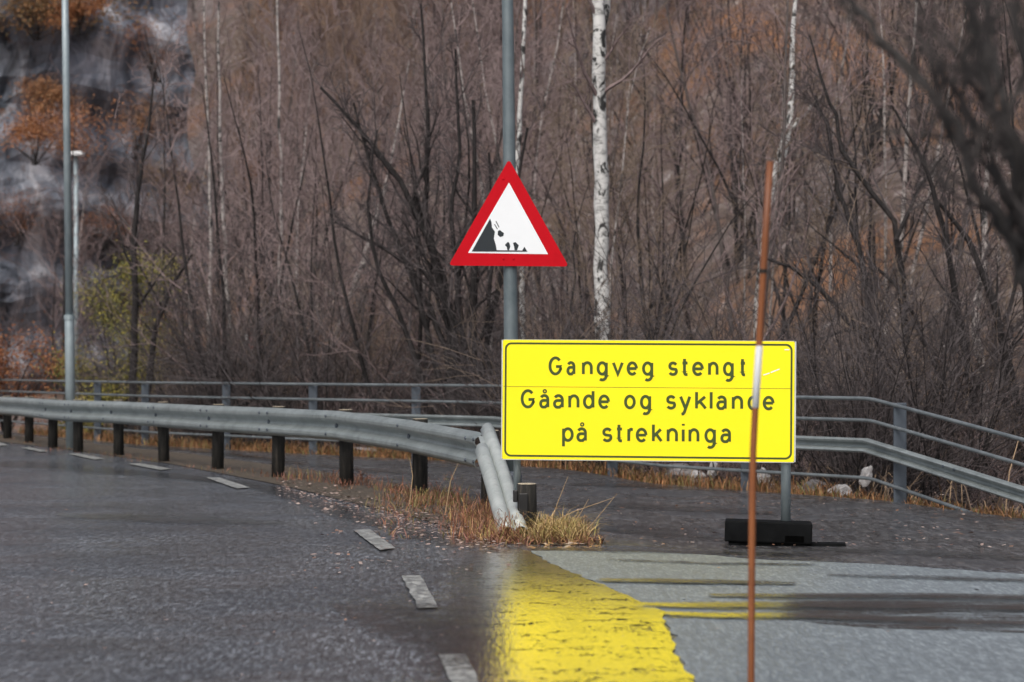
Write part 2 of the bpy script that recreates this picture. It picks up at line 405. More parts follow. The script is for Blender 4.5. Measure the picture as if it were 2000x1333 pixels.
for k, ln in enumerate(([(-80,908,8),(60,910,10),(200,921,11),(320,931,9),(430,940,5)], [(360,936,4),(480,948,9),(570,970,16),(650,1000,18),(720,1022,12),(770,1030,4)], [(640,985,5),(760,1030,18),(860,1060,16),(960,1072,6)],
        [(1060,990,4),(1250,992,9),(1420,1000,9),(1520,1006,3)], [(1150,1035,4),(1300,1048,9),(1420,1058,6),(1480,1060,2)], [(1100,948,3),(1280,952,7),(1460,960,4)], [(1560,1076,3),(1750,1082,7),(1950,1092,7),(2100,1100,3)],
        [(1020,1074,3),(1150,1078,6),(1350,1082,6),(1560,1088,4)], [(1180,1098,2),(1400,1106,4),(1600,1108,3)], [(1600,1128,2),(1800,1134,6),(2060,1140,5)],
        [(640,1190,6),(780,1225,60),(900,1260,90),(990,1280,60),(1010,1290,20)], [(100,1010,4),(260,1015,12),(420,1020,12),(560,1026,3)], [(420,884,2),(560,905,4),(700,920,5),(800,928,2)], [(250,872,2),(360,880,3),(470,893,3),(560,900,1)])):
    puddle(k, fine(ln))
for k, ln in enumerate(([(1235,1187,4),(1330,1190,7),(1450,1189,8),(1560,1189,8),(1700,1190,10),(1900,1192,10),(2100,1196,8)], [(1285,1206,4),(1400,1210,7),(1560,1210,8),(1700,1215,8),(1850,1222,6),(2050,1226,4)], [(1160,1140,4),(1300,1142,6),(1480,1145,5),(1560,1147,3)], [(1380,1170,3),(1480,1171,5),(1560,1171,6),(1800,1172,8),(2100,1176,6)])):
    puddle(20+k, fine(ln), 'streak')
for q in ([(690,1040),(722,1038),(772,1076),(742,1080)], [(785,1131),(822,1130),(856,1193),(818,1195)], [(857,1286),(910,1286),(945,1365),(890,1365)],
          [(250,909),(275,908),(337,919),(312,921)], [(132,889),(152,888.5),(205,899),(183,900.5)], [(40,877),(58,876),(95,884),(78,885)], [(-20,867),(0,867),(18,872),(0,873)], [(403,936),(428,936),(488,956),(462,958)]):
    sheet('edge_line', P(q), .019, M['paint'], parent=road, soft=.012, seed=int(q[0][0]))

# ------------------------------------------------------------------ cliff on the left
def cliff():
    m = MB(); nu, nv = 120, 120
    for j in range(nv+1):
        v = j/nv; z = -2 + 44*v
        for i in range(nu+1):
            u = i/nu; rlim = -14.6 - .10*max(0, z-12) + 1.3*noise.noise((z*.2, 5, 1))
            x = -75 + (rlim+75)*u
            edge_t = sstep(.86, 1.0, u+.04*noise.noise((z*.4, 1, 8)))
            p = Vector((x*.10 + z*.04, z*.05, 2))
            rid = 0; amp = 1
            for o in range(5):
                rid += amp*(1-abs(noise.noise(p*(2**o)*1.6)))*.9; amp *= .52
            blk = math.floor((z*.55 + x*.35 + 2*noise.noise((x*.12, z*.12, 4)))/2.2)
            st = noise.noise((blk*3.1, blk*1.7, 0))*1.3 + 2.6*noise.noise((x*.13+z*.06, z*.09, 9))
            y = 97 + z*.30 - 5.5*rid - st + 16*edge_t**2
            m.v.append((x, y, z))
    m.f = [(j*(nu+1)+i, j*(nu+1)+i+1, (j+1)*(nu+1)+i+1, (j+1)*(nu+1)+i) for j in range(nv) for i in range(nu)]
    o = m.build('cliff', M['rock'], None, False); tag(o, kind='structure')
cliff()

# ------------------------------------------------------------------ guardrail along the road
PROF = [(.0,-.155),(.018,-.152),(.074,-.122),(.083,-.105),(.083,-.078),(.074,-.06),(.012,-.02),(.004,0),(.012,.02),(.074,.06),(.083,.078),(.083,.105),(.074,.122),(.018,.152),(0,.155)]
def sweep(m, frames, prof=PROF, sc=1.0):
    n = len(prof); vs = []
    for p, o, u in frames:
        for a, b in prof: vs.append(p + o*(a*sc) + u*(b*sc))
    m.add(vs, [(i*n+k, i*n+k+1, (i+1)*n+k+1, (i+1)*n+k) for i in range(len(frames)-1) for k in range(n-1)])
def solid(o, t=.004):
    s = o.modifiers.new("thickness", 'SOLIDIFY'); s.thickness = t; s.offset = 0; return o
gr = thing('guardrail', 'long grey steel crash barrier on dark wooden posts curving along the road edge', 'guardrail', (-2.7, 26.3, 0))
inv = Matrix.Translation((2.7, -26.3, 0))
posts_px = [(-30,850),(15,858),(57,866),(103,876),(153,884),(232,891),(320,903),(425,918),(543,934),(677,949),(820,971),(956,1003)]
pw = [Vector((*gp(*p), 0)) for p in posts_px]
tops = [.73,.745,.76,.765,.77,.78,.785,.79,.80,.795,.745,.70]
fr = []
for i, p in enumerate(pw):
    t = (pw[min(i+1, len(pw)-1)]-pw[max(i-1, 0)]).normalized(); o = Vector((t.y, -t.x, 0)); o = o if o.y < 0 else -o
    if o.x > 0: o = -o
    p2 = p + o*.09
    fr.append((Vector((p2.x, p2.y, tops[i]-.155)), o, Vector((0, 0, 1))))
    if i == len(pw)-1: end = fr[-1]
frl = [(inv @ a, b, c) for a, b, c in fr]
frl.append((frl[-1][0]+(frl[-1][0]-frl[-2][0]).normalized()*.16+Vector((0,0,-.012)), frl[-1][1], frl[-1][2]))
m = MB(); sweep(m, frl); beam = solid(m.build('rail', M['galv'], gr, False)); 
# splice bolts
mb = MB()
for i in range(3, len(frl)-1):
    a, o, u = frl[i]; t = (frl[i][0]-frl[i-1][0]).normalized()
    for k in (-.14, .14):
        for hh in (.1, -.09):
            c = a + o*.086 + u*hh + t*k; mb = MB(); mb.tube([c, c+o*.012], [.016, .013], 8); mb.build('bolt', M['blue_steel'], beam)
    c = a + o*.008 - t*.02; mb = MB(); mb.tube([c, c+o*.02], [.028, .022], 10); mb.build('bolt', M['blue_steel'], beam)
rg = random.Random(4)
for i, p in enumerate(pw):
    a = Matrix.Translation(inv @ p) @ Matrix.Rotation(.35+rg.uniform(-.1, .1), 4, 'Z') @ Matrix.Rotation(rg.uniform(-.02, .02), 4, 'Y')
    m = MB(); h = tops[i]+.012; wd = .075
    m.tube([a @ Vector((0,0,-.2)), a @ Vector((0,0,h*.5)), a @ Vector((0,0,h))], [wd*1.02, wd, wd*.98], 14)
    po = m.build('post', M['wood'], gr)
    for f in po.data.polygons: f.use_smooth = len(f.vertices) == 4
    cp = MB(); cp.tube([a @ Vector((0,0,h+.0015)), a @ Vector((0,0,h+.006))], [wd*.96, wd*.90], 14); cp.build('sawn_top', M['endgrain'], po)
# turned-down terminal: two ribs running down into the ground
A0, A1 = at(956, 852, 19.75), at(1015, 1037, 17.25)
A2 = A1 + (A1-A0).normalized()*.25
RIB = [(-.012,-.062)] + [(.052*math.sin(R(q)), -.050*math.cos(R(q))) for q in range(10, 171, 16)] + [(-.012,.062)]
d_ = (A1-A0).normalized(); side = Vector((1.0, .12, .0)); side = (side-d_*side.dot(d_)).normalized(); o_ = d_.cross(side); o_ = o_ if o_.y < 0 else -o_
m = MB()
for off, t0 in ((-.012, -.02), (-.118, .22)):
    ft = []
    for j in range(8):
        t = t0+(1.08-t0)*j/7; q = max(0, min(1, t))
        ft.append((inv @ (A0.lerp(A1, t) + side*off + o_*.05 + Vector((.008*math.sin(3.14*q), 0, 0))), o_, side))
    sweep(m, ft, RIB)
ft = []
for j in range(8):
    t = .06+1.0*j/7; q = max(0, min(1, t)); ft.append((inv @ (A0.lerp(A1, t) - side*.066 + o_*.042 + Vector((.008*math.sin(3.14*q), 0, 0))), o_, side))
sweep(m, ft, [(0,-.045),(0,.045)])
tm = solid(smooth(m.build('terminal', M['galv_pale'], gr)), .005)

# ------------------------------------------------------------------ railing behind the path
PIPE = [(4.55,20.3),(3.78,FENCE[4][1])]
fl = thing('railing', 'low steel pedestrian railing of pipes along the far side of the path', 'railing', (1.75, 26.3, 0))
finv = Matrix.Translation((-1.75, -26.3, 0))
line = [(7.6,12.9,-1.5),(6.2,16.2,-1.0),(4.60,20.1,-.42),(4.13,21.7,-.245),(3.66,23.3,gz(3.6)),(1.75,26.3,gz(1.75)),(-.2,30.4,0),(-3.,33.7,0),(-5.8,37.3,0),(-10.5,46.5,0),(-14.,53.,0)]
line = [Vector(p) for p in line]
def along(z, off=0.0):
    out = []
    for i, p in enumerate(line):
        out.append(finv @ Vector((p.x-off*.9, p.y-off*.4, p.z+z)))
    return out
def rounded(pts, r=.25):
    out = [pts[0]]
    for i in range(1, len(pts)-1):
        a, b, c = pts[i-1], pts[i], pts[i+1]
        p = b+(a-b).normalized()*r; q = b+(c-b).normalized()*r
        for t in (0, .25, .5, .75, 1): out.append(p*(1-t)**2 + b*(2*t*(1-t)) + q*t*t)
    out.append(pts[-1]); return out
for nm, z, r in (('top_rail', 1.02, .02), ('middle_rail', .80, .019), ('lower_rail', .215, .019)):
    m = MB(); pt = rounded(along(z, .05), .15); m.tube(pt, [r]*len(pt), 8); smooth(m.build(nm, M['pipe'], fl))
bp = [(0,-.072),(.05,-.068),(.064,-.054),(.056,-.036),(.004,-.018),(0,0),(.004,.018),(.056,.036),(.064,.054),(.05,.068),(0,.072)]
m = MB(); ab = along(.545, .07); fr2 = []
for i, p in enumerate(ab):
    t = (ab[min(i+1, len(ab)-1)]-ab[max(i-1, 0)]).normalized(); o = Vector((t.y, -t.x, 0)).normalized(); o = o if o.x < 0 else -o
    fr2.append((p, o, Vector((0,0,1))))
sweep(m, fr2, bp); fbm = solid(m.build('beam', M['galv'], fl), .004)
mb = MB()
for k in (.12, .38):
    c = ab[3]*(1-k*.5)+ab[2]*(k*.5)+Vector((-.05,-.02,.045)); mb = MB(); mb.tube([c, c+Vector((-.02,-.01,0))], [.014,.012], 8); mb.build('bolt', M['blue_steel'], fbm)
def railpost(p, wd=.125):
    m = MB(); q = finv @ p
    m.box((q.x-wd/2, q.y-.03, q.z-.6), (q.x+wd/2, q.y+.03, q.z+1.0)); bevel(m.build('post', M['blue_steel'], fl), .008)
for p in (line[1], line[2]+Vector((.6,-1.5,-.3)), Vector((3.83,22.75,-.09)), Vector((2.55,25.05,-.07)), Vector((1.2,27.5,0)), Vector((.05,29.9,0)), Vector((-1.32,31.75,0)), Vector((-2.9,33.6,0)), Vector((-4.4,35.5,0)), Vector((-6.0,37.7,0)), Vector((-7.2,40.05,0))): railpost(p)

# ------------------------------------------------------------------ yellow sign
YL, YR = 17.45, 17.22
TL, TR = at(981.5, 664.3, YL), at(1551.5, 667.4, YR); BL, BR = at(981.7, 896.8, YL), at(1551.4, 902.9, YR)
ctr = (TL+TR+BL+BR)/4; ux = ((TR+BR)-(TL+BL)).normalized(); vz = ((TL+TR)-(BL+BR)); vz = (vz-ux*vz.dot(ux)).normalized(); ny = vz.cross(ux)   # ny = away from viewer?
SW = ((TR+BR)/2-(TL+BL)/2).length; SH = ((TL+TR)/2-(BL+BR)/2).length
if ny.y < 0: ny = -ny
SM = Matrix(((ux.x, ny.x, vz.x, ctr.x), (ux.y, ny.y, vz.y, ctr.y), (ux.z, ny.z, vz.z, ctr.z), (0,0,0,1)))
ys_ = thing('closure_sign', 'wide fluorescent yellow footpath closed sign with dark border standing on the path', 'sign', (0, 0, 0))
ys_.matrix_world = SM
k = SW/570.0                                            # metres per photo pixel on the sign
def loc(zx, zy):                                        # from the enlarged crop of the photo to sign coordinates, undoing its slight skew
    px, py = 960+zx/3.2258, 640+zy/3.2258
    a = (px-981.6)/569.9; top = 664.3+a*3.1; bot = 896.8+a*6.1
    return (a-.5)*SW, (.5-(py-top)/(bot-top))*SH
def rrect(w_, h_, r, n=6):
    pts = []
    for cx, cz, a0 in ((w_/2-r, h_/2-r, 0), (-w_/2+r, h_/2-r, 90), (-w_/2+r, -h_/2+r, 180), (w_/2-r, -h_/2+r, 270)):
        for i in range(n+1): a = R(a0+90*i/n); pts.append((cx+r*math.cos(a), cz+r*math.sin(a)))
    return pts
pn = MB(); pn.prism(rrect(SW, SH, .012, 4), 0, .018); panel = pn.build('panel', M['yellow'], ys_)
seam = MB(); x0, z0 = loc(75, 372); x1, z1 = loc(1893, 386)
seam.add([(x0,-.0008,z0-.0016),(x1,-.0008,z1-.0016),(x1,-.0008,z1+.0016),(x0,-.0008,z0+.0016)], [(0,1,2,3)]); seam.build('seam', M['ink'], panel)
ed = MB(); ed.box((SW/2+.001,-.002,-SH/2), (SW/2+.012,.03,SH/2)); ed.box((-SW/2-.009,-.002,-SH/2), (-SW/2-.001,.03,SH/2)); ed.box((-SW/2,-.002,-SH/2-.006), (SW/2,.03,-SH/2-.001)); ed.box((-SW/2,.002,SH/2+.001), (SW/2,.03,SH/2+.004)); ed.build('edge_profile', M['alu'], ys_)
bo = MB(); oi, ii = rrect(SW-.030, SH-.036, .050, 8), rrect(SW-.030-.030, SH-.036-.030, .037, 8); n = len(oi)
bo.add([(x,-.001,z) for x, z in oi]+[(x,-.001,z) for x, z in ii], [(i, (i+1)%n, n+(i+1)%n, n+i) for i in range(n)]); bo.build('border', M['ink'], panel)

def ribbon(m, pts, hw, y, closed=False):
    pts = [Vector((p[0], p[1])) for p in pts]; n = len(pts); L = []; Rr = []
    for i in range(n):
        a = pts[(i-1) % n] if closed or i > 0 else None; b = pts[(i+1) % n] if closed or i < n-1 else None
        d1 = (pts[i]-a).normalized() if a is not None else None; d2 = (b-pts[i]).normalized() if b is not None else None
        if d1 is None: d1 = d2
        if d2 is None: d2 = d1
        n1 = Vector((-d1.y, d1.x)); n2 = Vector((-d2.y, d2.x)); mm = (n1+n2)
        mm = mm.normalized() if mm.length > .2 else n1
        f = hw/max(.45, mm.dot(n1)); L.append(pts[i]+mm*f); Rr.append(pts[i]-mm*f)
    vs = [(p.x, y, p.y) for p in L]+[(p.x, y, p.y) for p in Rr]
    m.add(vs, [(i, n+i, n+(i+1)%n, (i+1)%n) for i in range(n if closed else n-1)])
def arc(cx, cy, rx, ry, a0, a1, n=14): return [(cx+rx*math.cos(R(a0+(a1-a0)*i/n)), cy+ry*math.sin(R(a0+(a1-a0)*i/n))) for i in range(n+1)]
CAP, DES = 1.40, -.50
def sshape(): return [(.93,.84)] + arc(.52,.74,.44,.26,50,180,8) + arc(.5,.68,.42,.2,200,250,3) + [(.62,.46)] + arc(.52,.27,.46,.27,40,-90,8) + arc(.52,.3,.5,.3,-100,-150,4)
_a = [arc(.48,.66,.47,.34,150,0,10)+[(.95,0)], [(.95,.58)]+arc(.36,.29,.36,.29,90,270,10)+[(.62,.01),(.95,.24)]]
GL = {'a': _a, 'å': _a+['ring'], 'n': [[(0,1),(0,0)], arc(.5,.58,.5,.42,175,0,10)+[(1,0)]],
 'g': [arc(.5,.5,.5,.5,0,360,22)[:-1]+['c'], [(1,1),(1,-.1)]+arc(.52,-.1,.48,.4,0,-125,9)],
 'v': [[(0,1),(.5,0),(1,1)]], 'e': [[(0,.5),(1,.5)], arc(.5,.5,.5,.5,0,318,20)],
 's': [sshape()], 't': [[(.4,1.36),(.4,.26)]+arc(.68,.26,.28,.26,180,270,6)+[(1,0)], [(0,1),(.98,1)]],
 'd': [arc(.5,.5,.5,.5,0,360,22)[:-1]+['c'], [(1,CAP),(1,0)]], 'o': [arc(.5,.5,.5,.5,0,360,24)[:-1]+['c']],
 'y': [[(0,1),(.52,.0)], [(1,1),(.42,-.32)]+[(.28,-.48),(.1,-.5)]], 'k': [[(0,CAP),(0,0)], [(.93,1),(.03,.40)], [(.36,.60),(1,0)]],
 'l': [[(.5,CAP),(.5,0)]], 'i': [[(.5,1),(.5,0)], [(.5,1.32),(.5,1.48)]], 'p': [arc(.5,.5,.5,.5,0,360,22)[:-1]+['c'], [(0,1),(0,DES)]],
 'r': [[(0,1),(0,0)], arc(.55,.55,.55,.44,175,70,6)+[(1,.96)]],
 'G': [arc(.5,CAP/2,.5,CAP/2,42,345,22)+[(1,CAP*.28),(1,CAP*.46),(.55,CAP*.46)]]}
HWP = 9.2/3.2258                                        # half stroke in photo pixels
LINES = [(213, 300, 305.5, [('G',363,447),('a',477,532),('n',575,640),('g',668,735),('v',765,836),('e',858,925),('g',955,1022),('s',1117,1178),('t',1200,1247),('e',1270,1340),('n',1370,1432),('g',1463,1527),('t',1565,1607)]),
 (420, 508, 521, [('G',187,275),('å',305,368),('a',393,460),('n',490,557),('d',583,652),('e',680,750),('o',843,913),('g',943,1010),('s',1105,1168),('y',1190,1262),('k',1290,1362),('l',1382,1396),('a',1423,1487),('n',1520,1587),('d',1618,1683),('e',1713,1783)]),
 (630, 719, 727, [('p',452,522),('å',543,608),('s',703,768),('t',790,837),('r',865,905),('e',918,988),('k',1020,1085),('n',1113,1180),('i',1208,1222),('n',1250,1315),('g',1350,1418),('a',1450,1515)])]
for xt, b0, b1, gl in LINES:
    m = MB(); xA = gl[0][1]; xB = gl[-1][2]; hz = b0-xt-14.4; cnt = 0; last = gl[0][1]
    for ch, xa, xb in gl:
        if xa-last > 60: m.build('lettering', M['ink'], panel); m = MB()
        last = xb
        base = b0+(b1-b0)*((xa+xb)/2-xA)/(xB-xA) - 7.2
        for st in GL[ch]:
            if st == 'ring': pts = arc(.52,1.40,.11,.115,0,360,14)[:-1]; cl = True; hw = HWP*.5
            else: cl = st[-1] == 'c'; pts = st[:-1] if cl else st; hw = HWP
            q = [loc(xa+7.2+u*(xb-xa-14.4), base - v*hz) for u, v in pts]
            if st == 'ring':
                cx, cz = loc((xa+xb)/2+2, base-1.36*hz); q = [(cx+9.5/3.2258*k*math.cos(2*math.pi*i/14), cz+9.5/3.2258*k*math.sin(2*math.pi*i/14)) for i in range(14)]
            ribbon(m, q, hw*k, -.0012-.00012*(cnt % 9), cl); cnt += 1
    m.build('lettering', M['ink'], panel)
# small scuffs of the film near the right edge
m = MB()
for a, b in (((1713,300),(1752,288)), ((1760,284),(1815,262))):
    ribbon(m, [loc(*a), loc(*b)], .004, -.0016)
ribbon(m, [loc(1845,140), loc(1875,140)], .004, -.0016); m.build('scuff', M['white'], panel)
SI = SM.inverted()
def leg(px, Y, zb, r=.037):
    m = MB(); x = (px-1000)*Y/FPX
    m.tube([SI @ Vector((x, Y+.075, zb)), SI @ Vector((x, Y+.07, ctr.z)), SI @ Vector((x, Y+.065, ctr.z+.40))], [r]*3, 14); return smooth(m.build('leg', M['lamp_steel'], ys_))
leg(1537, 17.22, gz(2)+.16); leg(1010, 17.45, .30, .028)
# foot block
bx = MB(); Yb = 17.08
A = at(1415, 1068, Yb); B = at(1585, 1076, Yb); L = (B-A).length; ang = math.atan2(B.z-A.z, B.x-A.x)
bl = Matrix.Translation(SI @ Vector(((A.x+B.x)/2, Yb, gz(2)))) 
m = MB(); m.box((-L/2, 0, .03), (L/2, .30, .185), bl @ Matrix.Rotation(R(1.2), 4, 'Y')); fb = bevel(m.build('foot_block', M['rubber'], ys_), .012)
m = MB(); m.box((L/2-.20, -.004, .045), (L/2-.06, .02, .09), bl @ Matrix.Rotation(R(1.2), 4, 'Y')); m.build('handle_recess_shade', M['recess_shade'], fb)  # black box on the front face, drawn in place of the recess's shade
m = MB()
for xx in (-L/2+.03, L/2-.11): m.box((xx, .02, 0), (xx+.08, .28, .028), bl)
m.build('foot', M['rubber'], fb)
m = MB(); m.box((-L/2+.06, .03, .002), (L/2+.25, .20, .030), bl); m.build('base_plate', M['rubber'], ys_)

# ------------------------------------------------------------------ lamp post carrying the triangular sign
YP = 20.0
lp = thing('street_lamp', 'tall grey steel lamp post behind the yellow sign carrying the triangular warning sign', 'lamp post', (at(1000, 900, YP).x, YP, 0))
li = Matrix.Translation((-lp.location.x, -YP, 0))
xt = at(992, 0, YP).x
m = MB(); m.tube([li @ Vector((at(1000,700,YP).x, YP, -.2)), li @ Vector((at(998,650,YP).x, YP, 1.5)), li @ Vector((xt, YP, 4.25)), li @ Vector((xt-.08, YP, 8.0))], [.066,.062,.050,.042], 16); smooth(m.build('pole', M['dark_steel'], lp))
m = MB(); m.tube([Vector((0,0,.0)), Vector((0,0,.32)), Vector((0,0,.36))], [.085,.085,.068], 16); smooth(m.build('base_sleeve', M['blue_steel'], lp))
m = MB(); m.box((-.12,-.95,7.93), (.12,.05,8.02), Matrix.Translation((xt-lp.location.x-.08,0,0))); bevel(m.build('luminaire', M['galv'], lp), .03)
ts = thing('warning_sign', 'red bordered white triangular falling rocks warning sign on the lamp post', 'sign', (0, YP-.085, 0))
YT = YP-.085
def tx(px, py): p = at(px, py, YT); return (p.x, p.z)
def zt(zx, zy): return tx(860+zx/5.5556, 300+zy/5.5556)
def round_poly(pts, r, n=6):
    out = []; N = len(pts)
    for i in range(N):
        a, b, c = Vector(pts[i-1]), Vector(pts[i]), Vector(pts[(i+1) % N])
        p = b+(a-b).normalized()*r; q = b+(c-b).normalized()*r
        for j in range(n+1): t = j/n; v = p*(1-t)**2+b*(2*t*(1-t))+q*t*t; out.append((v.x, v.y))
    return out
outer = round_poly([tx(994,311), tx(876,519), tx(1111,521)], .042)
m = MB(); m.prism(outer, 0, .004); plate = m.build('plate', M['red'], ts)
m = MB(); m.prism([(x, z) for x, z in round_poly([tx(994,357), tx(914,494.5), tx(1070.5,497)], .006, 3)], -.0012, -.0002); wf = m.build('white_field', M['white'], plate)
m = MB()
shapes = [[(340,1066),(540,708),(556,752),(560,803),(592,850),(581,925),(600,985),(612,1050),(700,1052),(890,1054),(912,1013),(946,1068)],
          [(625,842),(648,832),(662,846),(690,865),(684,896),(650,909),(622,884)], [(700,995),(720,972),(736,960),(750,975),(759,1012),(746,1052),(726,1050),(722,1018)], [(788,972),(815,963),(852,998),(832,1052),(806,1050),(800,1010)]]
for i, s in enumerate(shapes):
    q = [zt(*p) for p in s]; y = -.0025-.0002*i
    bmv = [(x, y, z) for x, z in q]; m.add(bmv, [tuple(range(len(q)))])
for a, b in (((603,735),(637,803)), ((588,768),(620,823))): ribbon(m, [zt(*a), zt(*b)], .0035, -.0024)
m.build('rockfall_pictogram', M['black_print'], wf)
m = MB()
for px, py in ((983,349.5),(983,505.5),(1003,505.5)):
    m = MB(); x, z = tx(px, py); m.tube([Vector((x,-.002,z)), Vector((x,-.006,z))], [.011,.008], 8); m.build('rivet', M['red'], plate)
m = MB(); 
for py in (350, 506):
    x, z = tx(995, py); m.box((x-.075,.004,z-.02), (x+.075,.022,z+.02)); m.box((x-.075,.022,z-.02), (x-.068,.15,z+.02)); m.box((x+.068,.022,z-.02), (x+.075,.15,z+.02))
m.build('clamp', M['galv'], ts)

# ------------------------------------------------------------------ left lamp posts
def lamp(name, label, px0, base_y, px1, Y, r0, r1, h, joint=None, head=None):
    X, _ = gp(px0, base_y); X = (px0-1000)*Y/FPX
    t = thing('street_lamp', label, 'lamp post', (X, Y, terrain(X, Y)))
    z0 = terrain(X, Y); dx = (px1-px0)*Y/FPX
    ht = CH+HY*Y/FPX; lean = dx/(ht)
    m = MB()
    if joint:
        m.tube([(0,0,-.3),(lean*joint,0,joint),(lean*(joint+.03),0,joint+.03)], [r0,r0*.96,r0*.80], 14)
        m.tube([(lean*(joint+.03),0,joint+.031),(lean*h,0,h)], [r0*.79,r1], 14)
    else: m.tube([(0,0,-.3),(lean*h,0,h)], [r0,r1], 12)
    smooth(m.build('pole', M['lamp_steel'], t))
    if joint:
        m = MB(); m.tube([(lean*joint,0,joint-.03),(lean*joint,0,joint+.04)], [r0*1.12,r0*1.08], 14); m.build('collar', M['lamp_steel'], t)
    m = MB(); hw = head if head else .16
    m.box((lean*h-.5*hw,-.35,h-.02),(lean*h+hw,.12,h+.09)); hd = bevel(m.build('luminaire', M['white_paint'], t), .02)
    m = MB(); m.box((lean*h-.4*hw,-.33,h-.035),(lean*h+.85*hw,.0,h-.021)); m.build('lens', M['glass'], hd)
    return t
lamp('street_lamp', 'tall pale steel lamp post behind the crash barrier near the rock face', 139, 878, 127, 35.8, .078, .05, 9.2, 2.07)
lamp('street_lamp', 'short distant lamp post with a white head close beside the tall pale post', 149, 760, 148, 72., .085, .07, 7.55+.9, None, .26)

# ------------------------------------------------------------------ snow stake in the foreground
YS = 9.0
sk = thing('snow_stake', 'thin orange brown snow stake with a pale reflective band leaning in the foreground', 'snow stake', (at(1467,1333,YS).x, YS, gz(.9)))
si = Matrix.Translation(-Vector(sk.location))
cv = [(1467,1420),(1467,1333),(1468,1150),(1469,1000),(1471,880),(1475,800),(1479,735),(1484,650),(1494,470),(1504,316)]
m = MB(); pts = [si @ at(x, y, YS) for x, y in cv]; m.tube(pts, [0.0138,0.0138,0.0138,0.0138,0.0133,0.0133,0.0133,0.0133,0.0138,0.0131], 12); smooth(m.build('pole', M['stake'], sk))
m = MB(); m.tube([si @ at(1475.2,797,YS), si @ at(1479,735,YS), si @ at(1483,676,YS)], [0.0143]*3, 12); smooth(m.build('reflective_band', M['band'], sk))
m = MB(); c = si @ at(1486.5, 531, YS); m.tube([si @ at(1490.2,534,YS), si @ at(1490.6,526,YS)], [.0162]*2, 12); m.build('ring', M['wood'], sk)

# ------------------------------------------------------------------ timber stub by the barrier end
tsx = (1029-1000)*17.45/FPX
st = thing('timber_stub', 'short sawn off round timber post in the grass beside the barrier end', 'post', (tsx, 17.42, 0))
m = MB(); m.tube([(0,0,-.1),(.002,0,.18),(0,0,.375)], [.077,.074,.072], 18); b = m.build('log', M['wood'], st)
for f in b.data.polygons: f.use_smooth = len(f.vertices) == 4
m = MB(); m.tube([(0,0,.3765),(0,0,.382)], [.071,.066], 18); m.build('sawn_top', M['endgrain'], b)
m = MB(); m.box((-.058,-.092,.10),(.008,-.074,.31)); m.box((-.105,-.03,.24),(-.07,.03,.33)); bevel(m.build('bracket', M['black_paint'], st), .006)

# ------------------------------------------------------------------ trees
def rot_about(v, axis, a): return Matrix.Rotation(a, 3, axis) @ v
def wander(rg, p, d, L, n, wob, up):
    pts = [p.copy()]; d = d.normalized()
    for i in range(n):
        d = (d + Vector((rg.gauss(0, wob), rg.gauss(0, wob), rg.gauss(0, wob)+up))).normalized()
        p = p + d*(L/n); pts.append(p.copy())
    return pts
def perp(rg, d):
    v = Vector((rg.gauss(0,1), rg.gauss(0,1), rg.gauss(0,.6))); v = v - d*v.dot(d); return v.normalized()
def tpos(pts, t):
    f = t*(len(pts)-1); i = min(int(f), len(pts)-2); a = f-i
    return pts[i].lerp(pts[i+1], a), (pts[i+1]-pts[i]).normalized()
def clothe(rg, T, Cr, pts, rads, Htot, nl=16, t0=.25, ang=(30,60), llen=.34, sub=6, tw=5, twr=.0045, up=.06, nside=4, tl=.38):
    for i in range(nl):
        t = t0 + (1-t0)*(i+rg.random())/nl
        p, d = tpos(pts, min(.995, t)); r = rads[0]+(rads[-1]-rads[0])*t
        pd = perp(rg, d); a = R(rg.uniform(*ang)); ld = d*math.cos(a)+pd*math.sin(a)
        L = Htot*llen*(1.15-.75*t)*rg.uniform(.6, 1.2); lr = max(.008, r*rg.uniform(.35, .55))
        lp_ = wander(rg, p, ld, L, 6, .13, up)
        (T if lr > .022 else Cr).tube(lp_, [lr*(1-.8*j/6) for j in range(7)], nside, False)
        for s in range(sub):
            tt = .2+.8*(s+rg.random())/sub; q, e = tpos(lp_, min(.99, tt)); pe = perp(rg, e); b = R(rg.uniform(25, 60))
            sd = e*math.cos(b)+pe*math.sin(b); sl = L*tl*(1.15-.5*tt)*rg.uniform(.7, 1.3); sr = max(twr*1.4, lr*.4*(1-.5*tt))
            sp = wander(rg, q, sd, sl, 4, .16, up); Cr.tube(sp, [sr, sr*.85, sr*.65, sr*.5, sr*.35], 3, False)
            for k_ in range(tw):
                u = .15+.85*(k_+rg.random())/tw; q2, e2 = tpos(sp, min(.99, u)); pe2 = perp(rg, e2); c = R(rg.uniform(20, 55))
                td = e2*math.cos(c)+pe2*math.sin(c); l2 = sl*.5*rg.uniform(.6, 1.3)
                tp_ = wander(rg, q2, td, l2, 2, .15, up*.8); Cr.tube(tp_, [twr, twr*.8, twr*.35], 3, False)
def proto_tree(seed, H, r0, stems=1, spread=8, bark_m='bark', twig_m='twig', nl=16, t0=.25, ang=(30,60), llen=.33, wob=.05, name='bare_tree'):
    rg = random.Random(seed); T = MB(); Cr = MB()
    for s in range(stems):
        a = 2*math.pi*s/stems+rg.uniform(-.5, .5); tilt = R(rg.uniform(.3, 1)*spread)
        d = Vector((math.cos(a)*math.sin(tilt), math.sin(a)*math.sin(tilt), math.cos(tilt)))
        h = H*rg.uniform(.8, 1.05); rr = r0*rg.uniform(.5, .85)
        pts = wander(rg, Vector((math.cos(a)*.08*(stems > 1), math.sin(a)*.08*(stems > 1), -.3)), d, h, 12, wob, .03)
        T.tube(pts, [rr*(1.15 if j == 0 else 1)*(1-.88*j/12) for j in range(13)], 7, False)
        clothe(rg, T, Cr, pts, (rr, rr*.12), h, nl, t0, ang, llen)
    return T.mesh('trunk', M[bark_m], True), Cr.mesh('crown', M[twig_m])
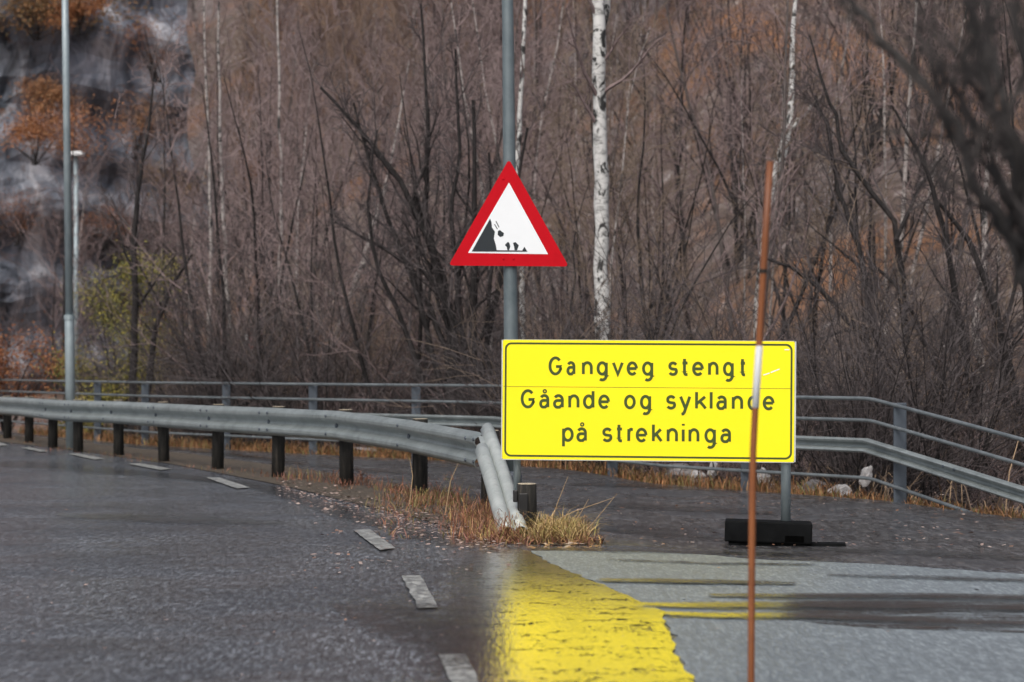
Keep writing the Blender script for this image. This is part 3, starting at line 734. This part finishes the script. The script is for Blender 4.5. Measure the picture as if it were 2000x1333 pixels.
def plant_tree(meshes, name, label, cat, loc, rz=0, sc=1, group=None, kids=('trunk', 'crown')):
    t = thing(name, label, cat, loc, group); t.rotation_euler[2] = rz; t.scale = (sc, sc, sc)
    for nm, me in zip(kids, meshes):
        o = bpy.data.objects.new(nm, me); C.objects.link(o); o.parent = t
    return t
protos = [proto_tree(1, 8.5, .085, 1, 6), proto_tree(2, 7.5, .07, 2, 12, nl=13), proto_tree(3, 7.0, .065, 4, 20, nl=9, t0=.2),
          proto_tree(4, 9.5, .08, 1, 5, 'birch_dim', 'twig', nl=18, t0=.35, ang=(25,50), llen=.26), proto_tree(5, 8.0, .06, 1, 8, 'bark_grey', 'twig', nl=18, ang=(20,45), llen=.3),
          proto_tree(6, 6.5, .06, 3, 24, 'bark', 'twig_dark', nl=10, wob=.09), proto_tree(7, 8.5, .055, 2, 9, 'birch_dim', 'twig_tan', nl=13, t0=.3, ang=(20,45), llen=.28),
          proto_tree(8, 7.5, .07, 2, 16, 'bark', 'twig_tan', nl=13, wob=.08)]
LB = ['bare dark single stemmed tree standing in the woods behind the railing', 'bare twin stemmed dark tree in the woods behind the railing', 'bare dark many stemmed tree in the woods behind the railing', 'slender birch with dull pinkish bark in the woods behind the railing',
      'bare grey barked slender tree in the woods behind the railing', 'bare dark crooked tree with spreading stems behind the railing', 'thin twin birch with tan twigs in the woods behind the railing', 'bare dark forked tree with tan twigs behind the railing']
NMS = ['bare_tree', 'bare_tree', 'bare_tree', 'birch_tree', 'bare_tree', 'bare_tree', 'birch_tree', 'bare_tree']
first = {}
def put(i, x, y, rz, sc):
    z = terrain(x, y)
    if i not in first:
        first[i] = plant_tree(protos[i], NMS[i], LB[i], 'tree', (x, y, z), rz, sc, 'bare trees of the woods behind the railing'); return first[i]
    return dup(first[i], (x, y, z), rz, sc)
rg = random.Random(11); placed = []; tries = 0
while len(placed) < 190 and tries < 12000:
    tries += 1
    y = 31 + 60*rg.random()**1.2; x = rg.uniform(-.27, .27)*y
    if y < yf(x)+2.6: continue
    if any((x-a)**2+(y-b)**2 < (.75+.012*y)**2 for a, b in placed): continue
    if x < -5.4 and y < 56 and rg.random() < .85: continue                   # open towards the cliff
    if x < -.175*y and rg.random() < .7: continue
    if y < 33 and abs(x/y*4500-175) < 45: continue
    if y < 46 and x < -.147*y: continue
    placed.append((x, y))
    i = rg.choice([0,1,2,2,4,4,5,5,0,3,3]) if x < .02*y else rg.choice([0,1,2,4,5,5,7,6,5,2,3])
    put(i, x, y, rg.uniform(0, 6.28), rg.uniform(.75, 1.2))

def custom(name, label, stems, Y, bark_m, twig_m, seed, clo, cat='tree', base=None, ysp=.3, wf=1.0):
    """stems: lists of (px, py, half width in px) traced at distance Y, each with its own spread in depth"""
    rg = random.Random(seed); T = MB(); Cr = MB(); b = base or (stems[0][0][0], 0); X = (b[0]-1000)*Y/FPX
    o = Vector((X, Y, terrain(X, Y)))
    for s in stems:
        dy = rg.uniform(-ysp, ysp)
        pts = [at(px, py, Y)+Vector((0, dy*j/len(s)*2, 0))-o for j, (px, py, hw) in enumerate(s)]; rad = [hw*wf*Y/FPX for _, _, hw in s]
        P2, R2 = [], []
        for j in range(len(pts)-1):
            for q in range(3):
                t = q/3; P2.append(pts[j].lerp(pts[j+1], t)+Vector((rg.gauss(0,.012), rg.gauss(0,.012), 0))); R2.append((rad[j]+(rad[j+1]-rad[j])*t)*rg.uniform(.93, 1.07))
        P2.append(pts[-1]); R2.append(rad[-1])
        T.tube(P2, R2, 9, False)
        L = sum((P2[j+1]-P2[j]).length for j in range(len(P2)-1))
        clothe(rg, Cr if 'birch' in bark_m else T, Cr, P2, (R2[0], R2[-1]), max(L, 2.2), **clo)
    t = thing(name, label, cat, tuple(o)); T.build('trunk', M[bark_m], t, True); Cr.build('crown', M[twig_m], t); return t
custom('birch_tree', 'tall white birch with black bark scars rising above the middle of the yellow sign',
       [[(1180,850,17),(1178,660,15.5),(1175,560,15),(1172,450,14),(1171,300,13.5),(1168,150,13),(1164,0,12),(1158,-150,10),(1150,-500,5)], [(1170,90,8),(1182,20,7),(1190,-60,6),(1205,-300,3)]],
       32.0, 'birch', 'twig', 31, dict(nl=12, t0=.5, ang=(30,60), llen=.2))
custom('birch_tree', 'thin pale birch close beside the lamp post above the yellow sign', [[(1020,800,6),(1018,650,6),(1016,520,5.5),(1008,330,5),(1016,230,4.5),(1022,100,4),(1028,-100,3)]], 36., 'birch', 'twig', 32, dict(nl=10, t0=.4, llen=.22))
custom('alder_tree', 'big dark many stemmed tree fanning out left of the yellow sign',
       [[(905,850,19),(900,740,17),(880,620,12),(840,480,10),(780,350,8),(700,250,6),(625,170,4)], [(915,850,17),(922,720,14),(925,560,10),(930,400,8),(925,200,5)], [(890,850,16),(880,700,12),(870,560,10),(825,440,9),(835,320,7),(832,180,5),(820,0,3)],
        [(875,850,12),(845,690,9),(810,560,8),(760,430,6),(725,330,5),(690,200,3)], [(930,850,13),(945,700,9),(975,560,7),(1000,420,5),(1030,250,4)], [(885,850,12),(868,680,9),(838,600,8),(800,520,6),(740,480,5),(650,430,3)],
        [(910,850,12),(905,700,9),(895,560,8),(880,430,6),(900,300,5),(890,100,3)], [(865,850,10),(820,720,8),(775,600,7),(735,520,5),(720,400,4),(740,260,2)], [(935,850,10),(960,740,8),(950,620,6),(965,480,5),(955,300,3)]],
       34.0, 'bark', 'twig_dark', 33, dict(nl=13, t0=.25, ang=(15,45), llen=.3, sub=6, tw=5), wf=.68)
custom('bare_tree', 'bare dark tree forking low behind the left part of the barrier', [[(258,860,9),(260,770,8),(264,640,6.5),(262,480,6),(268,380,4.5),(285,280,3),(300,150,2)], [(275,860,8),(288,760,7),(305,650,5),(335,570,3.5),(380,500,2.5)]], 41., 'bark', 'twig_dark', 34, dict(nl=10, t0=.35, ang=(25,55), llen=.3))
for px, lab, s in ((447, 'white birch stem with dark rings behind the middle of the barrier', [(452,820,6),(450,700,6),(446,600,5),(440,480,4),(432,330,3.5),(428,100,2.4),(426,-200,1)]),
                   (405, 'slim mottled birch left of the white ringed stem behind the barrier', [(403,830,5),(406,720,5),(412,600,4.5),(417,480,3.6),(412,330,2.6),(405,100,2.2),(402,-200,1)]),
                   (650, 'pale birch leaning right with its stem forked behind the barrier', [(640,820,7),(645,700,7),(670,610,6),(708,515,6),(735,430,4),(770,300,2.5),(800,120,1)]),
                   (545, 'dull birch with a spotted stem between dark trunks behind the barrier', [(545,820,5),(548,650,4.5),(548,520,4),(552,420,3.2),(548,250,2.4),(545,50,2.5),(540,-200,1)])):
    custom('birch_tree', lab, [s], 42.+px*.004, 'birch_dim', 'twig', px, dict(nl=11, t0=.3, ang=(25,50), llen=.24))
custom('birch_tree', 'white topped birch with a curved pale limb right of the snow stake', [[(1478,800,7),(1480,600,7),(1495,450,6),(1512,330,6),(1535,260,5.5),(1570,225,4),(1600,190,2)], [(1490,470,6),(1520,380,5),(1545,220,6.5),(1548,150,5.5),(1552,60,4.5),(1560,-80,3)]], 38., 'birch', 'twig_tan', 36, dict(nl=9, t0=.35, llen=.25))
custom('birch_tree', 'pale trunked birch behind the sloping end of the railing', [[(1930,880,11),(1922,760,11),(1916,700,9),(1906,620,8),(1925,520,7),(1930,400,5),(1940,250,4)]], 33., 'birch_dim', 'twig_dark', 37, dict(nl=11, t0=.25, llen=.3))
custom('alder_tree', 'dark crooked tree with curved crossing limbs right of the yellow sign',
       [[(1790,930,15),(1755,780,13),(1712,690,11),(1660,630,8),(1600,560,6),(1545,520,4),(1500,505,3)], [(1800,930,12),(1780,760,10),(1770,600,8),(1752,430,7),(1690,350,6),(1650,290,5.5),(1640,220,5),(1610,150,3.5),(1590,60,2)],
        [(1770,900,11),(1720,740,8),(1680,480,6),(1640,370,5.5),(1625,260,5),(1600,180,4)], [(1750,470,6),(1800,360,4),(1850,300,2.5)], [(1835,930,10),(1850,760,8),(1800,640,6),(1760,560,5),(1700,500,3)]],
       31.0, 'bark', 'twig_dark', 38, dict(nl=13, t0=.15, ang=(25,60), llen=.28, sub=6), wf=.8)
custom('alder_tree', 'dark leaning tree with long limbs at the right edge behind the railing', [[(1960,980,13),(1900,800,11),(1870,620,9),(1840,450,7),(1800,330,5),(1740,220,3)], [(1990,980,13),(1980,760,11),(1940,600,9),(1890,470,7),(1830,400,4)], [(1890,780,8),(1950,690,6),(2010,620,5)]], 28.5, 'bark', 'twig_dark', 39, dict(nl=13, t0=.15, ang=(25,60), llen=.28), wf=.8)
custom('near_tree', 'dark blurred tree leaning in over the top right corner close to the camera',
       [[(2290,1500,60),(2200,1000,44),(2110,740,32),(2050,600,24),(2010,480,17),(1975,330,13),(1935,160,10),(1890,0,8),(1850,-150,4)], [(2060,620,18),(1985,500,13),(1935,370,11),(1880,230,9),(1800,110,8),(1730,10,6),(1660,-80,4)],
        [(2110,740,20),(2040,420,16),(2010,200,12),(1995,0,9),(1985,-150,6)], [(2030,540,13),(1970,350,10),(1910,180,8),(1855,20,6),(1820,-100,4)], [(1995,440,10),(1930,360,8),(1880,290,6),(1850,180,5),(1840,60,4)], [(2070,640,18),(2010,420,13),(1985,280,11),(1970,120,9),(1940,-50,6)], [(2090,700,18),(2035,540,15),(2000,420,12),(1990,250,10),(1960,60,7),(1930,-80,5)], [(2020,500,11),(1950,440,8),(1900,400,6),(1840,300,5),(1790,230,3)]],
       5.8, 'bark_near', 'twig_near', 40, dict(nl=8, t0=.35, ang=(15,40), llen=.16, sub=4, tw=3, twr=.0025), base=(2290, 0), ysp=.25)

# shrubs in the thicket
def proto_shrub(seed, n, H, col):
    rg = random.Random(seed); T = MB(); Cr = MB()
    for i in range(n):
        a = rg.uniform(0, 6.28); ti = R(rg.uniform(5, 48)); d = Vector((math.cos(a)*math.sin(ti), math.sin(a)*math.sin(ti), math.cos(ti)))
        h = H*rg.uniform(.5, 1); p = wander(rg, Vector((math.cos(a)*.2*rg.random(), math.sin(a)*.2*rg.random(), -.1)), d, h, 5, .12, .02); r = rg.uniform(.006, .014)
        T.tube(p, [r*(1-.75*j/5) for j in range(6)], 4, False)
        for s in range(9):
            t = rg.uniform(.2, .98); q, e = tpos(p, t); pe = perp(rg, e); b = R(rg.uniform(20, 60)); L = h*.36*rg.uniform(.4, 1.1)
            sp = wander(rg, q, e*math.cos(b)+pe*math.sin(b), L, 3, .15, .03); Cr.tube(sp, [.0045,.004,.003,.0015], 3, False)
            for k_ in range(3):
                q2, e2 = tpos(sp, rg.uniform(.2, .95)); pe2 = perp(rg, e2); Cr.tube([q2, q2+(e2*.8+pe2*.6)*L*.4*rg.uniform(.5, 1.2)], [.0035,.0015], 3, False)
    return T.mesh('stems', M['bark'], True), Cr.mesh('twigs', M[col])
shr = [proto_shrub(51, 34, 3.2, 'twig_dark'), proto_shrub(52, 34, 2.1, 'twig'), proto_shrub(53, 26, 3.6, 'twig_tan')]
SL = ['tangled dark leafless shrub in the thicket just behind the railing', 'low purplish leafless shrub in the thicket behind the railing', 'tan leafless shrub with long stems in the thicket behind the railing']
fs = {}
for k_ in range(100):
    y = 0
    while True:
        x = rg.uniform(-9, 8); y = yf(x)+1.9+13*rg.random()**1.6
        if abs(x) < .25*y and not (x < -.147*y and y < 47): break
    i = rg.choice([0,0,0,1,1,2]); sc = rg.uniform(.7, 1.25); lc = (x, y, terrain(x, y))
    if i not in fs: fs[i] = plant_tree(shr[i], 'bare_shrub', SL[i], 'shrub', lc, rg.uniform(0, 6), sc, 'leafless shrubs of the thicket behind the railing', ('stems', 'twigs'))
    else: dup(fs[i], lc, rg.uniform(0, 6), sc)

# leafy bushes: many small leaf faces on thin stems
def leafbush(seed, n, rad, cols, leaf=.05, stems=14):
    rg = random.Random(seed); T = MB(); L = MB(); cl = []
    for i in range(14): cl.append((Vector((rg.gauss(0,.42)*rad[0], rg.gauss(0,.42)*rad[1], rad[2]*(.25+.75*rg.random()))), rg.uniform(.25, .6)*rad[0]))
    for i in range(stems):
        c = rg.choice(cl)[0]; p = [Vector((rg.gauss(0,.1), rg.gauss(0,.1), -.2)), c*.5+Vector((0,0,.1)), c]; T.tube(p, [.022,.014,.005], 5, False)
    for i in range(n):
        c, r = rg.choice(cl); p = c+Vector((rg.gauss(0,.5), rg.gauss(0,.5), rg.gauss(0,.42)))*r
        if p.z < .05: continue
        a = Vector((rg.gauss(0,1), rg.gauss(0,1), rg.gauss(0,1))).normalized(); b = perp(rg, a); s = leaf*rg.uniform(.6, 1.5)
        co = rg.choice(cols); f = rg.uniform(.6, 1.2); L.col = tuple(v*f for v in co)
        L.add([p-a*s, p+b*s*.45, p+a*s, p-b*s*.45], [(0,1,2,3)])
    return T.mesh('stems', M['bark'], True), L.mesh('foliage', M['tint'])
def bush(px, py, Y, mesh, label, sc=1.0, name='bush', group=None):
    x = (px-1000)*Y/FPX; p = at(px, py, Y)
    return plant_tree(mesh, name, label, 'bush', (x, Y, min(p.z, terrain(x, Y)+3) if py else terrain(x, Y)), 0, sc, group, ('stems', 'foliage'))
OR = [(.30,.14,.06),(.24,.11,.05),(.34,.19,.09)]; YG = [(.21,.19,.04),(.13,.14,.035),(.30,.25,.05)]; TA = [(.30,.19,.08),(.22,.13,.06)]; RU = [(.25,.085,.03),(.17,.06,.028),(.30,.13,.05)]
ob = leafbush(61, 9000, (1.5,1.2,2.3), RU, .028); bush(5, 0, 46., ob, 'rusty orange leafy bush at the left edge above the barrier', 1.0)
yb = leafbush(62, 16000, (1.0,1.0,3.5), YG, .02, 30); bush(238, 0, 44., yb, 'yellow green leafy bush between the lamp post and the dark forked tree', 1.15)
y2 = leafbush(63, 900, (.6,.5,1.0), [(.30,.25,.03),(.22,.2,.04)], .04); bush(165, 0, 43.5, y2, 'small bright yellow bush low beside the tall pale lamp post', .9)
oc = leafbush(64, 9000, (2.6,1.2,2.2), [(.40,.17,.07),(.33,.13,.05),(.42,.21,.10)], .05)
def on(px, py, Y, mesh, lab, sc, cat='bush'):
    p = at(px, py, Y); t = thing('autumn_bush', lab, cat, tuple(p)); t.scale = sc
    for nm, me in zip(('stems', 'foliage'), mesh): o = bpy.data.objects.new(nm, me); C.objects.link(o); o.parent = t
on(70, 315, 88., oc, 'bright orange bush on a ledge in the middle of the rock face', (1.0, 1, .75))
on(100, 235, 89., leafbush(65, 5000, (1.4,1,1.8), OR, .05), 'smaller orange bush above the bright one on the rock face', (.8, 1, .8))
on(70, 70, 94., leafbush(66, 9000, (3.2,1.5,2.6), [(.26,.14,.06),(.17,.12,.05),(.30,.16,.07)], .06), 'wide ochre and green bush on top of the dark rock', (1.1, 1, .9))
on(150, 60, 92., leafbush(67, 5000, (1.3,1,2.4), [(.40,.17,.07),(.3,.12,.05)], .05), 'upright orange bush beside the lamp post at the top of the rock', (.9, 1, .9))
at_px = [(265,300,84,1.1,OR,'orange bush on the lower right flank of the rock face'), (330,420,80,1.0,TA,'tan bush at the foot of the rock face right of the lamp posts'), (35,470,78,.9,RU,'rust bush low on the rock at the left edge'), (200,480,76,.8,RU,'dull russet bush below the rock just right of the short lamp post'), (300,150,92,1.2,RU,'russet bush beside the pale rock streaks near the top'), (1250,300,75,1.0,RU,'russet crown on the slope right of the big birch'), (850,100,90,1.4,RU,'russet crown high on the slope left of the lamp post'), (620,90,95,1.3,RU,'rust brown crown high on the slope above the fan tree'), (1105,500,50,.55,TA,'tan leaved bush right beside the triangular warning sign'), (1390,350,62,.8,OR,'soft orange bush among trees left of the snow stake'), (1615,345,58,.75,OR,'orange bush behind the crossing limbs of the crooked tree'), (1640,470,55,.6,TA,'ochre bush below the crossing limbs of the crooked tree'), (1570,60,85,1.3,OR,'orange crown at the top edge right of the big birch'), (1700,200,80,1.2,TA,'pale tan crown on the slope near the top right branches'), (1830,120,80,1.0,TA,'yellowish tan crown behind the blurred near tree'), (500,380,75,.7,RU,'russet bush on the slope above the middle of the barrier'), (700,640,52,.6,RU,'russet bush low between the pale leaning birch and the dark fan tree'), (330,720,47,.6,RU,'rust coloured low bush right of the dark forked tree')]
for i, (px, py, Y, sc, cols, lab) in enumerate(at_px): on(px, py, Y, leafbush(70+i, 2500, (1.3,1.0,1.8), cols, .024), lab, (sc, sc, sc))

# far forest on the hillside: one mass
def far_forest():
    rg = random.Random(77); nr = np.random.default_rng(5); tpl = []
    for k_ in range(6):
        m = MB(); d = Vector((rg.gauss(0,.05), rg.gauss(0,.05), 1)); pts = wander(rg, Vector((0,0,-.4)), d, 8, 6, .05, .02); m.tube(pts, [.06,.05,.045,.035,.025,.018,.008], 4, False)
        for i in range(34):
            t = .2+.8*(i+rg.random())/34; p, e = tpos(pts, min(.99, t)); pe = perp(rg, e); b = R(rg.uniform(20, 50)); L = 2.7*(1.15-.75*t)*rg.uniform(.6, 1.2)
            sp = wander(rg, p, e*math.cos(b)+pe*math.sin(b), L, 3, .12, .06); m.tube(sp, [.022,.016,.012,.005], 3, False)
            for q in range(5):
                p2, e2 = tpos(sp, rg.uniform(.2, .97)); pe2 = perp(rg, e2); m.tube([p2, p2+(e2*.85+pe2*.5)*L*.4*rg.uniform(.5, 1.2)], [.011,.004], 3, False)
        tpl.append((np.array(m.v), m.f))
    mats = [M['far'], M['twig_dark'], M['twig_tan'], M['birch_dim']]
    for mi, nm in enumerate(('far_wood',)):
        V = []; F4 = []; MI = []; off = 0; n = 0; tr = 0
        while n < 900 and tr < 9000:
            tr += 1; y = 80 + 120*nr.random()**1.2; x = nr.uniform(-.30, .36)*y
            if x < -.125*y and y < 135: continue
            if x < -.10*y and nr.random() < .5: continue
            v, f = tpl[nr.integers(6)]; a = nr.uniform(0, 6.28); s = nr.uniform(.7, 1.25)
            c, sn = math.cos(a)*s, math.sin(a)*s
            w_ = np.stack([v[:,0]*c-v[:,1]*sn+x, v[:,0]*sn+v[:,1]*c+y, v[:,2]*s+terrain(x, y)], 1)
            V.append(w_); fa = np.array(f)+off; F4.append(fa); off += len(v)
            wt = [.70,.12,.14,.04] if x > .0 else [.82,.12,.02,.04]
            MI.append(np.full(len(fa), nr.choice(4, p=wt))); n += 1
        V = np.concatenate(V); F = np.concatenate(F4); MI = np.concatenate(MI)
        me = bpy.data.meshes.new(nm); me.vertices.add(len(V)); me.vertices.foreach_set("co", V.ravel())
        me.loops.add(F.size); me.loops.foreach_set("vertex_index", F.ravel().astype(np.int32))
        me.polygons.add(len(F)); me.polygons.foreach_set("loop_start", np.arange(0, F.size, 4, dtype=np.int32))
        for mt in mats: me.materials.append(mt)
        me.polygons.foreach_set("material_index", MI.astype(np.int32)); me.update(calc_edges=True); me.validate()
        o = bpy.data.objects.new(nm, me); C.objects.link(o)
        tag(o, 'bare brown wood covering the hillside far behind the railing', 'woodland', None, 'stuff')
far_forest()

# ------------------------------------------------------------------ grass and leaves
def blades(m, rg, x, y, z, n, h, spread, cols, wd=.006, lean=.5):
    for i in range(n):
        px, py = x+rg.gauss(0, spread), y+rg.gauss(0, spread); a = rg.uniform(0, 6.28); L = h*rg.uniform(.3, 1.15)*(1.25 if rg.random() < .12 else 1); le = (.25+rg.random())*lean*L
        dx, dy = math.cos(a)*le, math.sin(a)*le; wv = Vector((math.cos(a+1.57), math.sin(a+1.57), 0))*wd*rg.uniform(.5, 1.2)
        b = Vector((px, py, z-.01)); m1 = b+Vector((dx*.2, dy*.2, L*.45)); m2 = b+Vector((dx*.6, dy*.6, L*.75)); top = b+Vector((dx*1.15, dy*1.15, L*rg.uniform(.55, .95)))
        c = rg.choice(cols); f = rg.uniform(.6, 1.3); m.col = tuple(v*f for v in c)
        m.add([b-wv, b+wv, m1+wv*.85, m1-wv*.85, m2+wv*.6, m2-wv*.6, top], [(0,1,2,3), (3,2,4,5), (5,4,6)])
RED = [(.20,.075,.04),(.26,.11,.06),(.15,.065,.035),(.30,.16,.09),(.22,.10,.075)]; STRAW = [(.42,.30,.12),(.36,.24,.09),(.29,.25,.08),(.45,.32,.16)]; GRN = [(.16,.14,.045),(.22,.17,.06)]
rg = random.Random(90); m = MB()
for k_ in range(150):                                                        # along the barrier foot
    t = rg.random(); i = min(len(pw)-2, int(t*(len(pw)-1))); p = pw[i].lerp(pw[i+1], rg.random()); near = i >= 8
    x = p.x+rg.gauss(0, .10)-.02; y = p.y+rg.gauss(0, .2)
    blades(m, rg, x, y, 0, 12 if near else 6, (.15 if near else .07)*rg.uniform(.5, 1.3), .08, RED+GRN if near else GRN+RED, .004, .8)
def tuft(n, gx, gy, nb, h0, h1, sp, cols, wd, lean, z=0):
    for k_ in range(n):
        x, y = gp(gx(), gy()); blades(m, rg, x, y, z, nb, rg.uniform(h0, h1), sp, cols, wd, lean)
U = rg.uniform
tuft(16, lambda: rg.gauss(690, 22), lambda: rg.gauss(945, 6), 16, .08, .17, .06, RED, .004, .9)
tuft(50, lambda: U(740, 900), lambda: 972+rg.gauss(0, 13), 18, .07, .17, .07, RED+GRN, .0035, .8)
tuft(22, lambda: U(800, 900), lambda: 985+rg.gauss(0, 10), 18, .12, .22, .07, GRN+RED[:2], .0035, .8)
tuft(60, lambda: U(890, 1010), lambda: U(1000, 1056), 22, .10, .25, .06, RED+STRAW[1:2], .0035, .7)
tuft(26, lambda: U(940, 1020), lambda: U(1040, 1062), 20, .10, .22, .05, STRAW[1:3]+RED[:3], .004, .9)
tuft(42, lambda: rg.gauss(1080, 26), lambda: U(1038, 1064), 30, .10, .22, .05, STRAW+GRN[1:]+RED[3:4], .0034, 1.3)
tuft(120, lambda: U(760, 1010), lambda: U(985, 1058), 10, .03, .10, .07, RED+GRN, .004, 1.8)
tuft(40, lambda: rg.gauss(1085, 30), lambda: U(1034, 1062), 26, .08, .22, .05, STRAW+GRN[1:], .0028, 1.5)
tuft(60, lambda: U(930, 1165), lambda: U(1056, 1068), 14, .04, .11, .05, RED+STRAW[1:2], .005, 1.5)
for a, b, c in (((1050,1035),(1120,1000),(1200,972)), ((1085,1050),(1130,1010),(1150,975)), ((1070,1040),(1090,980),(1110,930)), ((870,1000),(880,940),(895,905)), ((800,985),(806,930),(800,895)), ((1130,1050),(1160,1020),(1205,965))):
    m.col = (.36,.25,.14); s = 17.3
    m.tube([at(a[0],a[1],s), at(b[0],b[1],s), at(c[0],c[1],s)], [.004,.0032,.0015], 4, False)
gv = m.build('verge_grass', M['tint']); tag(gv, 'dry reddish and straw coloured grass around the barrier posts and terminal', 'grass', None, 'stuff')
m = MB()
for k_ in range(2300):                                                       # strip below the railing
    x = rg.uniform(-9.5, 4.9); y = yf(x)+abs(rg.gauss(.15, .5)); blades(m, rg, x, y, terrain(x, y), 8, rg.uniform(.06, .26)*(1 if x < 3.4 else .6), .10, [(.32,.15,.06),(.24,.11,.045),(.36,.2,.09),(.17,.09,.045)]+GRN[:1], .006, .8)
for k_ in range(1500):                                                       # undergrowth behind it
    x = rg.uniform(-9.5, 8); y = yf(x)+.8+9*rg.random(); blades(m, rg, x, y, terrain(x, y), 8, rg.uniform(.2, .75), .14, [(.12,.085,.06),(.17,.12,.08),(.22,.15,.09),(.10,.07,.055)], .007, .9)
tag(m.build('bank_grass', M['tint']), 'orange brown dry grass and undergrowth along the foot of the railing', 'grass', None, 'stuff')
m = MB()
def leafs(n, gen, cols, s0):
    for i in range(n):
        x, y = gen(); s = s0*rg.uniform(.5, 1.4); a = rg.uniform(0, 6.28); u = Vector((math.cos(a), math.sin(a), rg.gauss(0, .12))); v = Vector((-math.sin(a), math.cos(a), rg.gauss(0, .2)))
        c = Vector((x, y, gz(x)+.021+s*.18)); f = rg.uniform(.7, 1.25); cc = rg.choice(cols); m.col = tuple(k2*f for k2 in cc)
        m.add([c-u*s, c-v*s*.5, c+u*s*.95, c+v*s*.55], [(0,1,2,3)])
LC = [(.30,.22,.19),(.21,.13,.10),(.36,.28,.24),(.18,.09,.06),(.26,.13,.07)]
def g1():
    t = rg.random(); px = 540+430*t; py = 958+108*t+rg.gauss(0, 15)-6*(1-t); return gp(px, min(1080, max(925, py)))
leafs(1500, g1, LC[:4], .021)
leafs(260, lambda: gp(rg.uniform(600, 1000), rg.uniform(985, 1130)), LC, .02)
leafs(700, lambda: gp(rg.uniform(1060, 2050), 925+150*rg.random()), LC, .02)
leafs(220, lambda: gp(rg.uniform(940, 1180), rg.uniform(1052, 1078)), LC[2:], .028)
leafs(60, lambda: gp(rg.uniform(1000, 2050), rg.uniform(1080, 1330)), [(.04,.035,.03),(.3,.2,.15),(.02,.02,.02)], .014)
leafs(180, lambda: gp(rg.uniform(-50, 950), rg.uniform(880, 1330)), LC, .012)
tag(m.build('leaf_litter', M['leaf']), 'wet pale fallen leaves scattered over the road edge and path', 'leaves', None, 'stuff')
# pale boulders on the bank
def boulder(seed, px, py, Y, sx, sz, mat, lab):
    rg2 = random.Random(seed); bm = bmesh.new(); bmesh.ops.create_icosphere(bm, subdivisions=3, radius=1)
    for v in bm.verts:
        n_ = noise.noise(v.co*1.3+Vector((seed, 0, 0)))*.45+noise.noise(v.co*3.2+Vector((0, seed, 0)))*.18; v.co *= 1+n_; v.co.x *= sx; v.co.y *= sx*.8; v.co.z *= sz
    me = bpy.data.meshes.new('boulder'); bm.to_mesh(me); bm.free(); me.materials.append(M[mat])
    o = bpy.data.objects.new('boulder', me); C.objects.link(o); o.location = at(px, py, Y); o.rotation_euler = (rg2.uniform(-.3,.3), rg2.uniform(-.5,.5), rg2.uniform(0,6)); tag(o, lab, 'boulder', 'boulders on the bank below the railing')
for i, (px, py, sx, sz, mt, lab) in enumerate([(1392,918,.06,.10,'stone','narrow white boulder under the yellow sign nearest the snow stake'), (1362,936,.10,.08,'stone','low white boulder under the yellow sign, left of the narrow one'), (1492,935,.08,.10,'stone','pale upright boulder just right of the snow stake under the sign'), (1512,958,.07,.06,'stone','small pale boulder low beside the right sign leg'),
        (1590,955,.14,.08,'dark_stone','broad grey boulder right of the sign leg'), (1640,965,.14,.09,'stone','light flat boulder in the orange grass near the railing post'), (1692,930,.05,.10,'stone','thin white boulder close to the railing corner post'), (1330,925,.16,.10,'dark_stone','grey boulder under the middle of the yellow sign')]):
    x = (px-1000)*.0056; Y = yf(x*1.0)+1.0; boulder(100+i, px, py, Y, sx*1.1, sz*1.1, mt, lab)
rs = random.Random(8)
for i in range(34):
    x = rs.uniform(-6.5, 4.2); y = yf(x)+rs.uniform(1.0, 5.5); sz = rs.uniform(.10, .30); z = terrain(x, y)+sz*.3
    if abs(x) > .22*y: continue
    boulder(300+i, 1000+x*FPX/y, HY+(CH-z)*FPX/y, y, sz*1.3, sz*.8, rs.choice(['stone', 'dark_stone', 'grey_stone', 'grey_stone']), 'grey stone lying among the leafless shrubs behind the railing')
# small red cabinet far behind the barrier
xb = at(498, 664, 52.); t = thing('utility_cabinet', 'small red cabinet with pale trim far behind the barrier between trunks', 'cabinet', tuple(xb-Vector((0,0,.22))))
m = MB(); m.box((-.14,-.12,0),(.16,.12,.42)); m.build('body', M['red_paint'], t)
m = MB(); m.box((-.24,-.124,.12),(-.15,.1,.34)); m.build('side_panel', M['white_paint'], t)
m = MB(); m.box((-.10,-.15,-.08),(.2,.14,-.002)); m.build('plinth', M['white_paint'], t)
# pale distant rail
t = thing('distant_rail', 'pale grey rail far behind the top right corner of the yellow sign', 'guardrail', tuple(at(1570, 700, 52.)))
o0 = Vector(t.location); m = MB(); m.box(at(1480,664,52.)-o0, at(1642,657,52.)-o0+Vector((0,.06,0))); m.build('rail', M['galv_pale'], t)
for px in (1490, 1560, 1632):
    m = MB(); q = at(px, 664, 52.)-o0; m.box((q.x-.04,q.y+.07,-1.6),(q.x+.04,q.y+.14,q.z+.05)); m.build('post', M['wood'], t)
